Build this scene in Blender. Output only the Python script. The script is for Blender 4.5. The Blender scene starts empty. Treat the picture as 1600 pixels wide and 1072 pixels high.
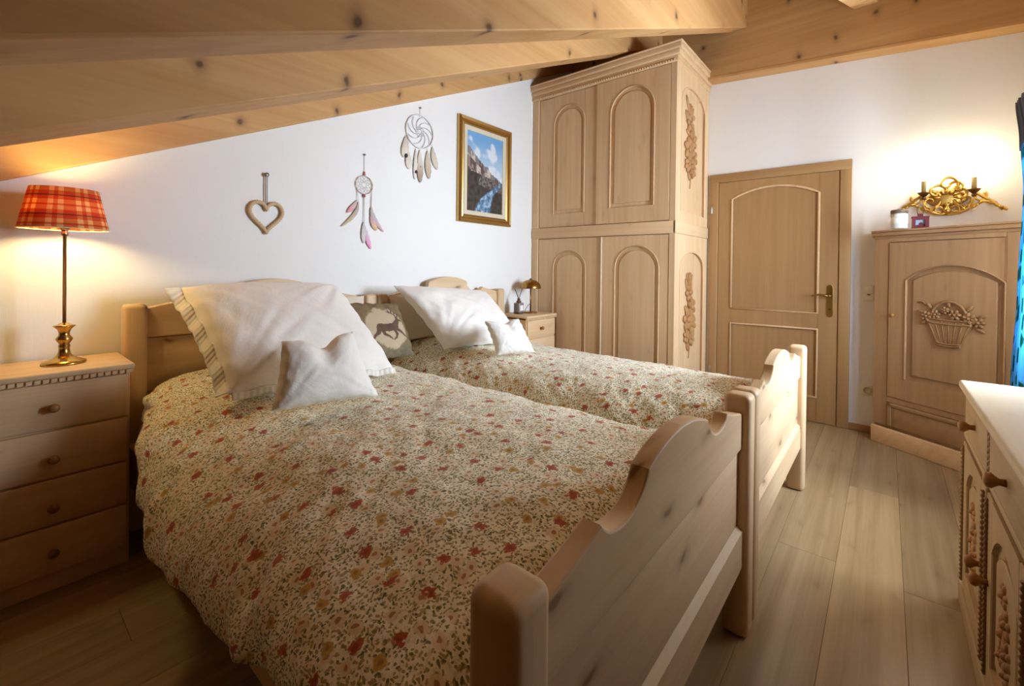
import bpy, bmesh, math, random
from math import sin, cos, pi, sqrt, radians
from mathutils import Vector, Matrix, noise

random.seed(7)
SC = bpy.context.scene
COL = SC.collection

# ------------------------------------------------------------------ camera
CAM_POS = Vector((-4.1072, -2.7026, 1.1919))
YAW, PITCH, ROLL = radians(38.4962), radians(-0.3802), radians(0.6532)
FPX, PPX, PPY = 688.67, 837.12, 423.82
cd = bpy.data.cameras.new('camera')
cam = bpy.data.objects.new('camera', cd)
COL.objects.link(cam)
SC.camera = cam
fwd = Vector((cos(PITCH) * cos(YAW), cos(PITCH) * sin(YAW), sin(PITCH)))
rt = Vector((sin(YAW), -cos(YAW), 0))
up = rt.cross(fwd)
rt2 = cos(ROLL) * rt + sin(ROLL) * up
up2 = -sin(ROLL) * rt + cos(ROLL) * up
cam.matrix_world = Matrix(((rt2.x, up2.x, -fwd.x, CAM_POS.x), (rt2.y, up2.y, -fwd.y, CAM_POS.y),
                           (rt2.z, up2.z, -fwd.z, CAM_POS.z), (0, 0, 0, 1)))
cd.type = 'PERSP'
cd.sensor_fit = 'HORIZONTAL'
cd.sensor_width = 36
cd.lens = FPX / 1600 * 36
cd.shift_x = (800 - PPX) / 1600
cd.shift_y = (PPY - 536) / 1600
cd.clip_start = 0.02

# ------------------------------------------------------------------ light and exposure
SC.view_settings.view_transform = 'Standard'
SC.view_settings.look = 'None'
SC.view_settings.gamma = 1
SC.view_settings.use_curve_mapping = False
SC.view_settings.exposure = 0.2
W_ = bpy.data.worlds.new('daylight')
SC.world = W_
W_.use_nodes = True
W_.node_tree.nodes['Background'].inputs[0].default_value = (0.62, 0.80, 1.0, 1)
W_.node_tree.nodes['Background'].inputs[1].default_value = 2.0


def lamp(name, kind, loc, power, color, size=0.05, size_y=None, rot=(0, 0, 0)):
    l = bpy.data.lights.new(name, kind)
    l.energy = power
    l.color = color
    if kind == 'AREA':
        l.shape = 'RECTANGLE'
        l.size = size
        l.size_y = size_y
    else:
        l.shadow_soft_size = size
    o = bpy.data.objects.new(name, l)
    o.location = loc
    o.rotation_euler = rot
    COL.objects.link(o)
    return o


# daylight pouring in through the window behind the sideboard
wl = lamp('window_daylight', 'AREA', (-1.32, -3.90, 1.55), 152, (0.70, 0.83, 1.0), 1.0, 1.05, (radians(90), 0, 0))
wl.data.spread = radians(150)

# ------------------------------------------------------------------ materials
def lin(h):
    h = h.lstrip('#')
    r = []
    for i in (0, 2, 4):
        c = int(h[i:i + 2], 16) / 255
        r.append(c / 12.92 if c <= 0.04045 else ((c + 0.055) / 1.055) ** 2.4)
    return (r[0], r[1], r[2], 1)


class NT:
    def __init__(s, name):
        s.m = bpy.data.materials.new(name)
        s.m.use_nodes = True
        s.t = s.m.node_tree
        s.b = s.t.nodes['Principled BSDF']
        s.out = s.t.nodes['Material Output']

    def n(s, typ, **kw):
        nd = s.t.nodes.new(typ)
        for k, v in kw.items():
            setattr(nd, k, v)
        return nd

    def l(s, a, b):
        s.t.links.new(a, b)

    def val(s, inp, v):
        if hasattr(v, 'is_output'):
            s.l(v, inp)
        else:
            inp.default_value = v

    def math(s, op, a, b=0.0, clamp=False):
        nd = s.n('ShaderNodeMath', operation=op, use_clamp=clamp)
        s.val(nd.inputs[0], a)
        s.val(nd.inputs[1], b)
        return nd.outputs[0]

    def mix(s, f, a, b, blend='MIX'):
        nd = s.n('ShaderNodeMix', data_type='RGBA', blend_type=blend)
        s.val(nd.inputs[0], f)
        s.val(nd.inputs[6], a)
        s.val(nd.inputs[7], b)
        return nd.outputs[2]

    def ramp(s, f, stops):
        nd = s.n('ShaderNodeValToRGB')
        e = nd.color_ramp.elements
        while len(e) < len(stops):
            e.new(0.5)
        for i, (p, c) in enumerate(stops):
            e[i].position = p
            e[i].color = c if not isinstance(c, (int, float)) else (c, c, c, 1)
        s.l(f, nd.inputs[0])
        return nd.outputs[0]

    def noise(s, vec, scale, detail=3, rough=0.5, dist=0.0):
        nd = s.n('ShaderNodeTexNoise')
        s.l(vec, nd.inputs['Vector'])
        nd.inputs['Scale'].default_value = scale
        nd.inputs['Detail'].default_value = detail
        nd.inputs['Roughness'].default_value = rough
        nd.inputs['Distortion'].default_value = dist
        return nd

    def mapping(s, vec, scale=(1, 1, 1), loc=(0, 0, 0), rot=(0, 0, 0)):
        nd = s.n('ShaderNodeMapping')
        s.l(vec, nd.inputs['Vector'])
        nd.inputs['Scale'].default_value = scale
        nd.inputs['Rotation'].default_value = rot
        s.val(nd.inputs['Location'], loc)
        return nd.outputs[0]

    def vmath(s, op, a, b):
        nd = s.n('ShaderNodeVectorMath', operation=op)
        s.val(nd.inputs[0], a)
        s.val(nd.inputs[1], b)
        return nd.outputs[0]

    def bump(s, h, strength=0.2, dist=0.01):
        nd = s.n('ShaderNodeBump')
        nd.inputs['Strength'].default_value = strength
        nd.inputs['Distance'].default_value = dist
        s.l(h, nd.inputs['Height'])
        s.l(nd.outputs[0], s.b.inputs['Normal'])

    def base(s, c):
        s.val(s.b.inputs['Base Color'], c)

    def set(s, **kw):
        for k, v in kw.items():
            s.val(s.b.inputs[k.replace('_', ' ')], v)


_mc = {}


def plain(name, col, rough=0.6, metal=0.0, **kw):
    if name in _mc:
        return _mc[name]
    t = NT(name)
    co = t.n('ShaderNodeTexCoord').outputs['Object']
    nz = t.noise(co, 24, 3)
    t.base(t.mix(t.math('MULTIPLY', nz.outputs[0], 0.25), lin(col), (*[c * 0.8 for c in lin(col)[:3]], 1)))
    t.set(Roughness=rough, Metallic=metal)
    for k, v in kw.items():
        t.b.inputs[k.replace('_', ' ')].default_value = v
    _mc[name] = t.m
    return t.m


def wood(name, light, dark, axis='z', knots=0.0, knotcol='#6b4526', rough=0.5, contrast=1.0, scale=1.0, vary=0.10, spike=False):
    key = name + '_' + axis
    if key in _mc:
        return _mc[key]
    t = NT(key)
    tc = t.n('ShaderNodeTexCoord').outputs['Object']
    oi = t.n('ShaderNodeObjectInfo')
    off = t.vmath('MULTIPLY', t.n('ShaderNodeCombineXYZ').outputs[0], (1, 1, 1))
    cx = t.n('ShaderNodeCombineXYZ')
    r = oi.outputs['Random']
    t.l(t.math('MULTIPLY', r, 37.0), cx.inputs[0])
    t.l(t.math('MULTIPLY', r, 91.0), cx.inputs[1])
    t.l(t.math('MULTIPLY', r, 53.0), cx.inputs[2])
    v = t.vmath('ADD', tc, cx.outputs[0])
    a, b = 0.7 * scale, 13.0 * scale
    sc = {'x': (a, b, b), 'y': (b, a, b), 'z': (b, b, a)}[axis]
    m = t.mapping(v, sc)
    n1 = t.noise(m, 1.0, 4, 0.55, 0.35)
    m2 = t.mapping(v, tuple(k * (3 if k == b else 1.6) for k in sc))
    n2 = t.noise(m2, 2.2, 3, 0.6)
    wv = t.n('ShaderNodeTexWave', wave_type='RINGS', rings_direction='SPHERICAL')
    m3 = t.mapping(v, tuple(k * 0.33 for k in sc))
    t.l(m3, wv.inputs['Vector'])
    wv.inputs['Scale'].default_value = 1.5
    wv.inputs['Distortion'].default_value = 5.0
    wv.inputs['Detail'].default_value = 2.0
    f = t.math('ADD', t.math('MULTIPLY', n1.outputs[0], 0.62), t.math('MULTIPLY', n2.outputs[0], 0.31))
    f = t.math('ADD', f, t.math('MULTIPLY', wv.outputs[0], 0.07))
    k = 0.22 / contrast
    col = t.ramp(f, [(0.5 - k, lin(dark)), (0.5 + k * 0.4, lin(light)), (min(1, 0.5 + k * 2), (*[min(1, c * 1.06) for c in lin(light)[:3]], 1))])
    if knots > 0:
        vo = t.n('ShaderNodeTexVoronoi', voronoi_dimensions='2D')
        sp = t.n('ShaderNodeSeparateXYZ')
        wob = t.noise(v, 9, 2)
        t.l(t.vmath('ADD', v, t.vmath('MULTIPLY', wob.outputs[1], (0.05, 0.05, 0.05))), sp.inputs[0])
        ia = 'xyz'.index(axis)
        ot = [k for k in (0, 1, 2) if k != ia]
        cc = t.n('ShaderNodeCombineXYZ')
        t.l(t.math('MULTIPLY', sp.outputs[ia], 4.5 if spike else 2.4), cc.inputs[0])
        t.l(t.math('MULTIPLY', t.math('ADD', sp.outputs[ot[0]], sp.outputs[ot[1]]), 3.2 if spike else 6.0), cc.inputs[1])
        t.l(cc.outputs[0], vo.inputs['Vector'])
        vo.inputs['Scale'].default_value = 1.0
        vo.inputs['Randomness'].default_value = 1.0
        sc_ = t.n('ShaderNodeSeparateColor')
        t.l(vo.outputs['Color'], sc_.inputs[0])
        knots_on = t.math('MULTIPLY', t.math('GREATER_THAN', sc_.outputs[0], 0.30), knots)
        kf = t.ramp(vo.outputs['Distance'], [(0.03, 1.0), (0.065, 0.45), (0.13, 0.12), (0.22, 0.0)])
        col = t.mix(t.math('MULTIPLY', kf, knots_on), col, lin(knotcol))
    bw = t.math('ADD', 1.0 - vary / 2, t.math('MULTIPLY', r, vary))
    hs = t.n('ShaderNodeHueSaturation')
    t.l(col, hs.inputs['Color'])
    t.l(bw, hs.inputs['Value'])
    t.base(hs.outputs[0])
    t.set(Roughness=rough)
    t.b.inputs['Specular IOR Level'].default_value = 0.35
    t.bump(n2.outputs[0], 0.08, 0.004)
    _mc[key] = t.m
    return t.m


def beamwood(ax): return wood('spruce_beam', '#cda069', '#b4834c', ax, 0.85, '#4b2f18', 0.6, 0.8, 0.6, spike=True)
def limed(ax): return wood('limed_softwood', '#e4c298', '#d0a87a', ax, 0.18, '#8a623a', 0.55, 0.7)
def pine(ax): return wood('pale_pine', '#dcbf98', '#c9a479', ax, 0.75, '#6f4526', 0.5, 0.8)
def pinedoor(ax): return wood('oak_door', '#b18a5c', '#9a7447', ax, 0.0, '#6b4526', 0.5, 0.6)
def cabwood(ax): return wood('waxed_softwood', '#b08a62', '#97734c', ax, 0.2, '#664428', 0.5, 0.7)
def carve(ax='z'): return wood('carved_wood', '#b98a59', '#8d6238', ax, 0.0, '#6b4526', 0.55, 1.2, 2.0)
def limewash(ax): return wood('limewashed_pine', '#bda27c', '#a2845c', ax, 0.15, '#8a623c', 0.5, 0.8)


def plaster():
    if 'pl' in _mc: return _mc['pl']
    t = NT('white_plaster')
    co = t.n('ShaderNodeTexCoord').outputs['Object']
    n = t.noise(co, 60, 4)
    m = t.mapping(co, (180, 180, 6))
    n2 = t.noise(m, 1.0, 2)
    t.base(t.mix(t.math('MULTIPLY', n.outputs[0], 0.3), lin('#efece6'), lin('#e4e0d9')))
    t.set(Roughness=0.9)
    t.bump(t.math('ADD', n.outputs[0], n2.outputs[0]), 0.10, 0.003)
    _mc['pl'] = t.m
    return t.m


def floorwood():
    if 'fl' in _mc: return _mc['fl']
    m = wood('oak_floorboard', '#a98f6a', '#8c714d', 'x', 0.22, '#5a4026', 0.27, 0.9, 0.8, 0.36)
    m.node_tree.nodes['Principled BSDF'].inputs['Specular IOR Level'].default_value = 0.5
    _mc['fl'] = m
    return m


def cotton(name='white_cotton', col='#faf6ee', mottle='#f0e7da'):
    if name in _mc: return _mc[name]
    t = NT(name)
    uv = t.n('ShaderNodeTexCoord').outputs['Object']
    n = t.noise(uv, 7, 5, 0.6, 0.6)
    t.base(t.mix(t.math('MULTIPLY', n.outputs[0], 0.5), lin(col), lin(mottle)))  # second tone mottled in at random by noise
    t.set(Roughness=0.85)
    t.b.inputs['Sheen Weight'].default_value = 0.2
    t.bump(n.outputs[0], 0.35, 0.02)
    _mc[name] = t.m
    return t.m


def floral():
    """cream duvet cotton printed with red and yellow blossoms and olive leaves, in metres of cloth"""
    if 'floral' in _mc: return _mc['floral']
    t = NT('floral_print_cotton')
    uv = t.n('ShaderNodeTexCoord').outputs['UV']
    wob = t.noise(uv, 40, 2)
    d1 = t.vmath('ADD', uv, t.vmath('MULTIPLY', t.vmath('SUBTRACT', wob.outputs[1], (0.5, 0.5, 0.5)), (0.022, 0.022, 0)))

    def vor(vec, scale, loc=(0, 0, 0), rnd=1.0, feature='F1'):
        nd = t.n('ShaderNodeTexVoronoi', voronoi_dimensions='2D', feature=feature)
        t.l(t.mapping(vec, (1, 1, 1), loc), nd.inputs['Vector'])
        nd.inputs['Scale'].default_value = scale
        nd.inputs['Randomness'].default_value = rnd
        return nd

    def spot(nd, r0, r1):
        mr = t.n('ShaderNodeMapRange')
        mr.inputs[1].default_value = r0
        mr.inputs[2].default_value = r1
        mr.inputs[3].default_value = 1
        mr.inputs[4].default_value = 0
        t.l(nd.outputs['Distance'], mr.inputs[0])
        return mr.outputs[0]

    def pick(nd, chan, lo):
        s = t.n('ShaderNodeSeparateColor')
        t.l(nd.outputs['Color'], s.inputs[0])
        return t.math('GREATER_THAN', s.outputs[chan], lo), s

    col = lin('#fbf5de')
    # soft tan stems and blotches
    st = t.noise(t.mapping(uv, (95, 95, 1)), 1.0, 4, 0.6, 1.5)
    col = t.mix(t.ramp(st.outputs[0], [(0.52, 0.0), (0.62, 0.7)]), col, lin('#d2c594'))
    # small leaves and specks, greens and ochres
    for sc, loc, c, th, lo in ((118, (3, 1, 0), '#a09a60', 0.34, 0.52), (98, (7, 5, 0), '#847f4c', 0.28, 0.60), (112, (1, 9, 0), '#b89f62', 0.34, 0.55), (76, (11, 2, 0), '#686a42', 0.24, 0.62)):
        nd = vor(d1, sc, loc)
        p, _ = pick(nd, 0, lo)
        col = t.mix(t.math('MULTIPLY', spot(nd, th * 0.8, th), p), col, lin(c))
    # little cream daisies with brown eyes
    nd = vor(d1, 20, (4, 8, 0))
    p, _ = pick(nd, 1, 0.45)
    col = t.mix(t.math('MULTIPLY', spot(nd, 0.24, 0.30), p), col, lin('#eedcb9'))
    col = t.mix(t.math('MULTIPLY', spot(nd, 0.09, 0.12), p), col, lin('#b5845a'))
    # yellow blossoms
    nd = vor(d1, 11.5, (2, 3, 0))
    p, _ = pick(nd, 2, 0.45)
    col = t.mix(t.math('MULTIPLY', spot(nd, 0.12, 0.16), p), col, lin('#c8a14c'))
    col = t.mix(t.math('MULTIPLY', spot(nd, 0.04, 0.07), p), col, lin('#a57a34'))
    # red blossoms
    wp = t.noise(uv, 110, 2)
    d2 = t.vmath('ADD', d1, t.vmath('MULTIPLY', t.vmath('SUBTRACT', wp.outputs[1], (0.5, 0.5, 0.5)), (0.030, 0.030, 0)))
    nd = vor(d2, 9.8, (9, 6, 0), 0.85)
    p, _ = pick(nd, 0, 0.25)
    col = t.mix(t.math('MULTIPLY', spot(nd, 0.115, 0.145), p), col, lin('#b4552e'))
    col = t.mix(t.math('MULTIPLY', spot(nd, 0.04, 0.06), p), col, lin('#93401f'))
    t.base(col)
    t.set(Roughness=0.85)
    t.b.inputs['Sheen Weight'].default_value = 0.15
    cr = t.noise(uv, 9, 4, 0.55, 0.8)
    t.bump(cr.outputs[0], 0.35, 0.02)
    _mc['floral'] = t.m
    return t.m


def vcol(name, rough=0.7, **kw):
    if name in _mc: return _mc[name]
    t = NT(name)
    a = t.n('ShaderNodeAttribute', attribute_name='Col')
    t.base(a.outputs['Color'])
    t.set(Roughness=rough)
    for k, v in kw.items():
        t.b.inputs[k.replace('_', ' ')].default_value = v
    _mc[name] = t.m
    return t.m


def tartan():
    t = NT('tartan_shade_cloth')
    uv = t.n('ShaderNodeTexCoord').outputs['UV']
    sx = t.n('ShaderNodeSeparateXYZ')
    t.l(uv, sx.inputs[0])

    def bands(src, rep, w, off=0.0):
        f = t.math('FRACT', t.math('ADD', t.math('MULTIPLY', src, rep), off))
        d = t.math('ABSOLUTE', t.math('SUBTRACT', f, 0.5))
        return t.math('LESS_THAN', d, w / 2)
    u, v = sx.outputs[0], sx.outputs[1]
    col = lin('#cc4a20')
    yu = t.math('MAXIMUM', bands(u, 9, 0.20), bands(u, 9, 0.20, 0.36))
    yv = t.math('MAXIMUM', bands(v, 2.15, 0.22, 0.15), bands(v, 2.15, 0.22, 0.47))
    col = t.mix(t.math('MULTIPLY', yu, 0.55), col, lin('#e59a4c'))
    col = t.mix(t.math('MULTIPLY', yv, 0.55), col, lin('#e59a4c'))
    col = t.mix(t.math('MULTIPLY', t.math('MULTIPLY', yu, yv), 0.6), col, lin('#f7dca0'))
    dk = t.math('MAXIMUM', bands(v, 2.15, 0.07, 0.82), 0.0)
    col = t.mix(t.math('MULTIPLY', dk, 0.7), col, lin('#5a1f14'))
    t.base(col)
    t.set(Roughness=0.9)
    tr = t.n('ShaderNodeBsdfTranslucent')
    t.l(col, tr.inputs[0])
    mx = t.n('ShaderNodeMixShader')
    mx.inputs[0].default_value = 0.22
    t.l(t.b.outputs[0], mx.inputs[1])
    t.l(tr.outputs[0], mx.inputs[2])
    t.l(mx.outputs[0], t.out.inputs[0])
    return t.m


def emit(name, col, s):
    if name in _mc: return _mc[name]
    t = NT(name)
    t.b.inputs['Base Color'].default_value = lin(col)
    t.b.inputs['Emission Color'].default_value = lin(col)
    t.b.inputs['Emission Strength'].default_value = s
    _mc[name] = t.m
    return t.m


def pane_glass():
    t = NT('window_pane')
    g = t.n('ShaderNodeBsdfGlossy')
    g.inputs['Roughness'].default_value = 0.02
    tr = t.n('ShaderNodeBsdfTransparent')
    mx = t.n('ShaderNodeMixShader')
    mx.inputs[0].default_value = 0.06
    t.l(tr.outputs[0], mx.inputs[1])
    t.l(g.outputs[0], mx.inputs[2])
    t.l(mx.outputs[0], t.out.inputs[0])
    return t.m


def glass(name, col='#ffffff'):
    if name in _mc: return _mc[name]
    t = NT(name)
    t.b.inputs['Base Color'].default_value = lin(col)
    t.b.inputs['Transmission Weight'].default_value = 1.0
    t.b.inputs['Roughness'].default_value = 0.03
    t.b.inputs['IOR'].default_value = 1.45
    _mc[name] = t.m
    return t.m


BRASS = lambda: plain('polished_brass', '#c9a35a', 0.22, 1.0)
GOLD = lambda: plain('gilt', '#cfa95a', 0.34, 1.0)
KNOBW = lambda: wood('turned_knob', '#a9763f', '#7d5228', 'z', 0, rough=0.4)

# ------------------------------------------------------------------ mesh building
class MB:
    def __init__(s, xf=None):
        s.v, s.f, s.uv, s.col, s.sm = [], [], {}, [], []
        s.xf = xf

    def add(s, verts, faces, smooth=False, uvs=None, cols=None):
        o = len(s.v)
        for p in verts:
            p = Vector(p)
            s.v.append(s.xf @ p if s.xf else p)
        for i, f in enumerate(faces):
            s.f.append([k + o for k in f])
            s.sm.append(smooth)
        if uvs:
            for i, q in enumerate(uvs): s.uv[o + i] = q
        if cols:
            while len(s.col) < o: s.col.append((1, 1, 1, 1))
            s.col += cols
        return s

    def box(s, x0, x1, y0, y1, z0, z1, bev=0.0, seg=2):
        bm = bmesh.new()
        bmesh.ops.create_cube(bm, size=1)
        for v in bm.verts:
            v.co = Vector(((x0 + x1) / 2 + v.co.x * (x1 - x0), (y0 + y1) / 2 + v.co.y * (y1 - y0), (z0 + z1) / 2 + v.co.z * (z1 - z0)))
        if bev > 0:
            bmesh.ops.bevel(bm, geom=list(bm.edges), offset=bev, segments=seg, affect='EDGES', profile=0.5)
        bm.verts.index_update()
        s.add([v.co.copy() for v in bm.verts], [[v.index for v in f.verts] for f in bm.faces], bev > 0 and seg > 1)
        bm.free()
        return s

    def prism(s, pts, plane, a0, a1, bev=0.0):
        """polygon pts in a plane ('xz','yz','xy') extruded along the third axis a0..a1"""
        def P(p, a):
            return {'xz': (p[0], a, p[1]), 'yz': (a, p[0], p[1]), 'xy': (p[0], p[1], a)}[plane]
        bm = bmesh.new()
        lo = [bm.verts.new(P(p, a0)) for p in pts]
        hi = [bm.verts.new(P(p, a1)) for p in pts]
        n = len(pts)
        bm.faces.new(lo)
        bm.faces.new(hi[::-1])
        for i in range(n):
            bm.faces.new((lo[i], hi[i], hi[(i + 1) % n], lo[(i + 1) % n]))
        bmesh.ops.recalc_face_normals(bm, faces=list(bm.faces))
        if bev > 0:
            ed = [e for e in bm.edges if (e.verts[0] in lo) == (e.verts[1] in lo)]
            bmesh.ops.bevel(bm, geom=ed, offset=bev, segments=2, affect='EDGES', profile=0.5)
        bmesh.ops.triangulate(bm, faces=[f for f in bm.faces if len(f.verts) > 4])
        bm.verts.index_update()
        s.add([v.co.copy() for v in bm.verts], [[v.index for v in f.verts] for f in bm.faces], False)
        bm.free()
        return s

    def lathe(s, prof, c=(0, 0, 0), seg=20, axis='z', sx=1.0, sy=1.0, uv=False):
        vs, fs, uvs = [], [], []
        n = len(prof)
        m = seg + 1 if uv else seg
        for i, (r, z) in enumerate(prof):
            for k in range(m):
                a = 2 * pi * k / seg
                p = (r * cos(a) * sx, r * sin(a) * sy, z)
                if axis == 'x': p = (p[2], p[0], p[1])
                if axis == 'y': p = (p[0], p[2], p[1])
                vs.append((c[0] + p[0], c[1] + p[1], c[2] + p[2]))
                uvs.append((k / seg, i / (n - 1)))
        for i in range(n - 1):
            for k in range(seg):
                k2 = k + 1 if uv else (k + 1) % seg
                f = [i * m + k, i * m + k2, (i + 1) * m + k2, (i + 1) * m + k]
                fs.append(f if axis != 'y' else f[::-1])
        if not uv:
            if prof[0][0] > 1e-4: fs.append(list(range(seg))[::-1] if axis != 'y' else list(range(seg)))
            if prof[-1][0] > 1e-4: fs.append([(n - 1) * m + k for k in (range(seg) if axis != 'y' else range(seg - 1, -1, -1))])
        s.add(vs, fs, True, uvs if uv else None)
        return s

    def tube(s, path, r, seg=8, closed=False, flat=1.0):
        pts = [Vector(p) for p in path]
        n = len(pts)
        rr = r if callable(r) else (lambda t: r)
        vs, fs = [], []
        T0 = None
        nrm = None
        for i in range(n):
            if closed: t = pts[(i + 1) % n] - pts[i - 1]
            else: t = pts[min(i + 1, n - 1)] - pts[max(i - 1, 0)]
            t = t.normalized() if t.length > 1e-9 else Vector((0, 0, 1))
            if nrm is None:
                nrm = t.orthogonal().normalized()
                if abs(t.y) < 0.9 and flat != 1.0: nrm = (Vector((0, 1, 0)) - t * t.y).normalized()
            else:
                nrm = (nrm - t * nrm.dot(t))
                nrm = nrm.normalized() if nrm.length > 1e-6 else t.orthogonal().normalized()
            bn = t.cross(nrm)
            q = rr(i / max(1, n - 1))
            for k in range(seg):
                a = 2 * pi * k / seg
                vs.append(pts[i] + nrm * (cos(a) * q * flat) + bn * (sin(a) * q))
        m = n if closed else n - 1
        for i in range(m):
            j = (i + 1) % n
            for k in range(seg):
                k2 = (k + 1) % seg
                fs.append([i * seg + k, i * seg + k2, j * seg + k2, j * seg + k])
        if not closed:
            fs.append(list(range(seg))[::-1])
            fs.append([(n - 1) * seg + k for k in range(seg)])
        s.add(vs, fs, True)
        return s

    def ball(s, c, r, seg=10, ring=7, rot=None):
        """ellipsoid; r a number or 3 radii, rot a Matrix"""
        r = (r, r, r) if isinstance(r, (int, float)) else r
        vs = [Vector((0, 0, -r[2]))]
        for i in range(1, ring):
            b = -pi / 2 + pi * i / ring
            for k in range(seg):
                a = 2 * pi * k / seg
                vs.append(Vector((r[0] * cos(b) * cos(a), r[1] * cos(b) * sin(a), r[2] * sin(b))))
        vs.append(Vector((0, 0, r[2])))
        fs = []
        for k in range(seg):
            k2 = (k + 1) % seg
            fs.append([0, 1 + k2, 1 + k])
            for i in range(ring - 2):
                a = 1 + i * seg
                fs.append([a + k, a + k2, a + seg + k2, a + seg + k])
            fs.append([len(vs) - 1, 1 + (ring - 2) * seg + k, 1 + (ring - 2) * seg + k2])
        c = Vector(c)
        s.add([(rot @ v if rot else v) + c for v in vs], fs, True)
        return s

    def grid(s, fn, nu, nv, uvfn=None, colfn=None, smooth=True, flip=False):
        vs, uvs, cols, fs = [], [], [], []
        for j in range(nv + 1):
            for i in range(nu + 1):
                u, v = i / nu, j / nv
                vs.append(fn(u, v))
                if uvfn: uvs.append(uvfn(u, v))
                if colfn: cols.append(colfn(u, v))
        for j in range(nv):
            for i in range(nu):
                a = j * (nu + 1) + i
                f = [a, a + 1, a + nu + 2, a + nu + 1]
                fs.append(f[::-1] if flip else f)
        s.add(vs, fs, smooth, uvs or None, cols or None)
        return s

    def mesh(s, name, base=(0, 0, 0)):
        b = Vector(base)
        me = bpy.data.meshes.new(name)
        me.from_pydata([tuple(v - b) for v in s.v], [], s.f)
        me.polygons.foreach_set('use_smooth', s.sm)
        if s.uv:
            l = me.uv_layers.new(name='UVMap')
            for lp in me.loops:
                l.data[lp.index].uv = s.uv.get(lp.vertex_index, (0, 0))
        if s.col:
            a = me.color_attributes.new('Col', 'FLOAT_COLOR', 'POINT')
            while len(s.col) < len(s.v): s.col.append((1, 1, 1, 1))
            for i, c in enumerate(s.col): a.data[i].color = c
        me.update()
        return me


class Thing:
    """an Empty at the thing's base; parts are built in world coordinates and hung below it"""
    def __init__(s, name, base, label, cat, group=None):
        s.base = Vector(base)
        o = bpy.data.objects.new(name, None)
        o.empty_display_size = 0.05
        o.location = base
        COL.objects.link(o)
        o['label'] = label
        o['category'] = cat
        if group: o['group'] = group
        s.o = o

    def part(s, name, mb, mat, parent=None, label=None, kind=None):
        me = mb.mesh(name, s.base)
        me.materials.append(mat)
        o = bpy.data.objects.new(name, me)
        COL.objects.link(o)
        o.parent = parent or s.o
        if label: o['label'] = label
        if kind: o['kind'] = kind
        return o


def struct(name, mb, mat, parent=None):
    me = mb.mesh(name)
    me.materials.append(mat)
    o = bpy.data.objects.new(name, me)
    COL.objects.link(o)
    if parent: o.parent = parent
    else: o['kind'] = 'structure'
    return o


def solid(name, base, mb, mat, label, cat, group=None):
    me = mb.mesh(name, base)
    me.materials.append(mat)
    o = bpy.data.objects.new(name, me)
    o.location = base
    COL.objects.link(o)
    o['label'] = label
    o['category'] = cat
    if group: o['group'] = group
    return o


def solidify(o, t, off=-1.0):
    m = o.modifiers.new('thickness', 'SOLIDIFY')
    m.thickness = t
    m.offset = off


def smoothstep(a, b, x):
    t = max(0.0, min(1.0, (x - a) / (b - a)))
    return t * t * (3 - 2 * t)


def arc(c, r, a0, a1, n, plane='uv'):
    return [(c[0] + r * cos(a0 + (a1 - a0) * i / n), c[1] + r * sin(a0 + (a1 - a0) * i / n)) for i in range(n + 1)]


def catmull(pts, t):
    n = len(pts) - 1
    x = t * n
    i = min(int(x), n - 1)
    f = x - i
    p = [Vector(pts[max(0, min(n, k))]) for k in (i - 1, i, i + 1, i + 2)]
    return 0.5 * ((2 * p[1]) + (-p[0] + p[2]) * f + (2 * p[0] - 5 * p[1] + 4 * p[2] - p[3]) * f * f + (-p[0] + 3 * p[1] - 3 * p[2] + p[3]) * f ** 3)


def frame_xf(o, U, V, N):
    U, V, N = Vector(U), Vector(V), Vector(N)
    return Matrix(((U.x, V.x, N.x, o[0]), (U.y, V.y, N.y, o[1]), (U.z, V.z, N.z, o[2]), (0, 0, 0, 1)))


# ------------------------------------------------------------------ setting
ROOF0, ROOFS = 3.3913, 0.4641          # underside of the wall rafter: z = ROOF0 + ROOFS x


def wall_top(x): return ROOF0 + ROOFS * x


XW, YS = -5.0, -3.45
mb = MB().box(XW - 0.1, 0.1, YS - 0.1, 0.1, -0.08, -0.016)
floor = struct('floor', mb, plain('subfloor', '#6e5236', 0.8))
pw, y = 0.213, 0.0
row = 0
fm = floorwood()
while y > YS:
    y1 = max(YS, y - pw)
    xs = [XW]
    x = XW + 0.4 + (row * 0.83) % 1.7
    while x < -0.25:
        xs.append(x)
        x += 2.05
    xs.append(0.0)
    for a, b in zip(xs[:-1], xs[1:]):
        struct('plank', MB().box(a + 0.0004, b - 0.0004, y1 + 0.0004, y - 0.0004, -0.016, 0.0, 0.0008, 1), fm, floor)
    y = y1
    row += 1
wallm = plaster()


def gable(y0, y1, hole=None):
    mb = MB()
    if not hole:
        mb.prism([(XW, -0.05), (0.1, -0.05), (0.1, wall_top(0.1) + 0.25), (XW, wall_top(XW) + 0.25)], 'xz', y0, y1)
        return mb
    a, b, c, d = hole
    mb.prism([(XW, -0.05), (a, -0.05), (a, wall_top(a) + 0.25), (XW, wall_top(XW) + 0.25)], 'xz', y0, y1)
    mb.prism([(b, -0.05), (0.1, -0.05), (0.1, wall_top(0.1) + 0.25), (b, wall_top(b) + 0.25)], 'xz', y0, y1)
    mb.box(a, b, y0, y1, -0.05, c)
    mb.prism([(a, d), (b, d), (b, wall_top(b) + 0.25), (a, wall_top(a) + 0.25)], 'xz', y0, y1)
    return mb


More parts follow.
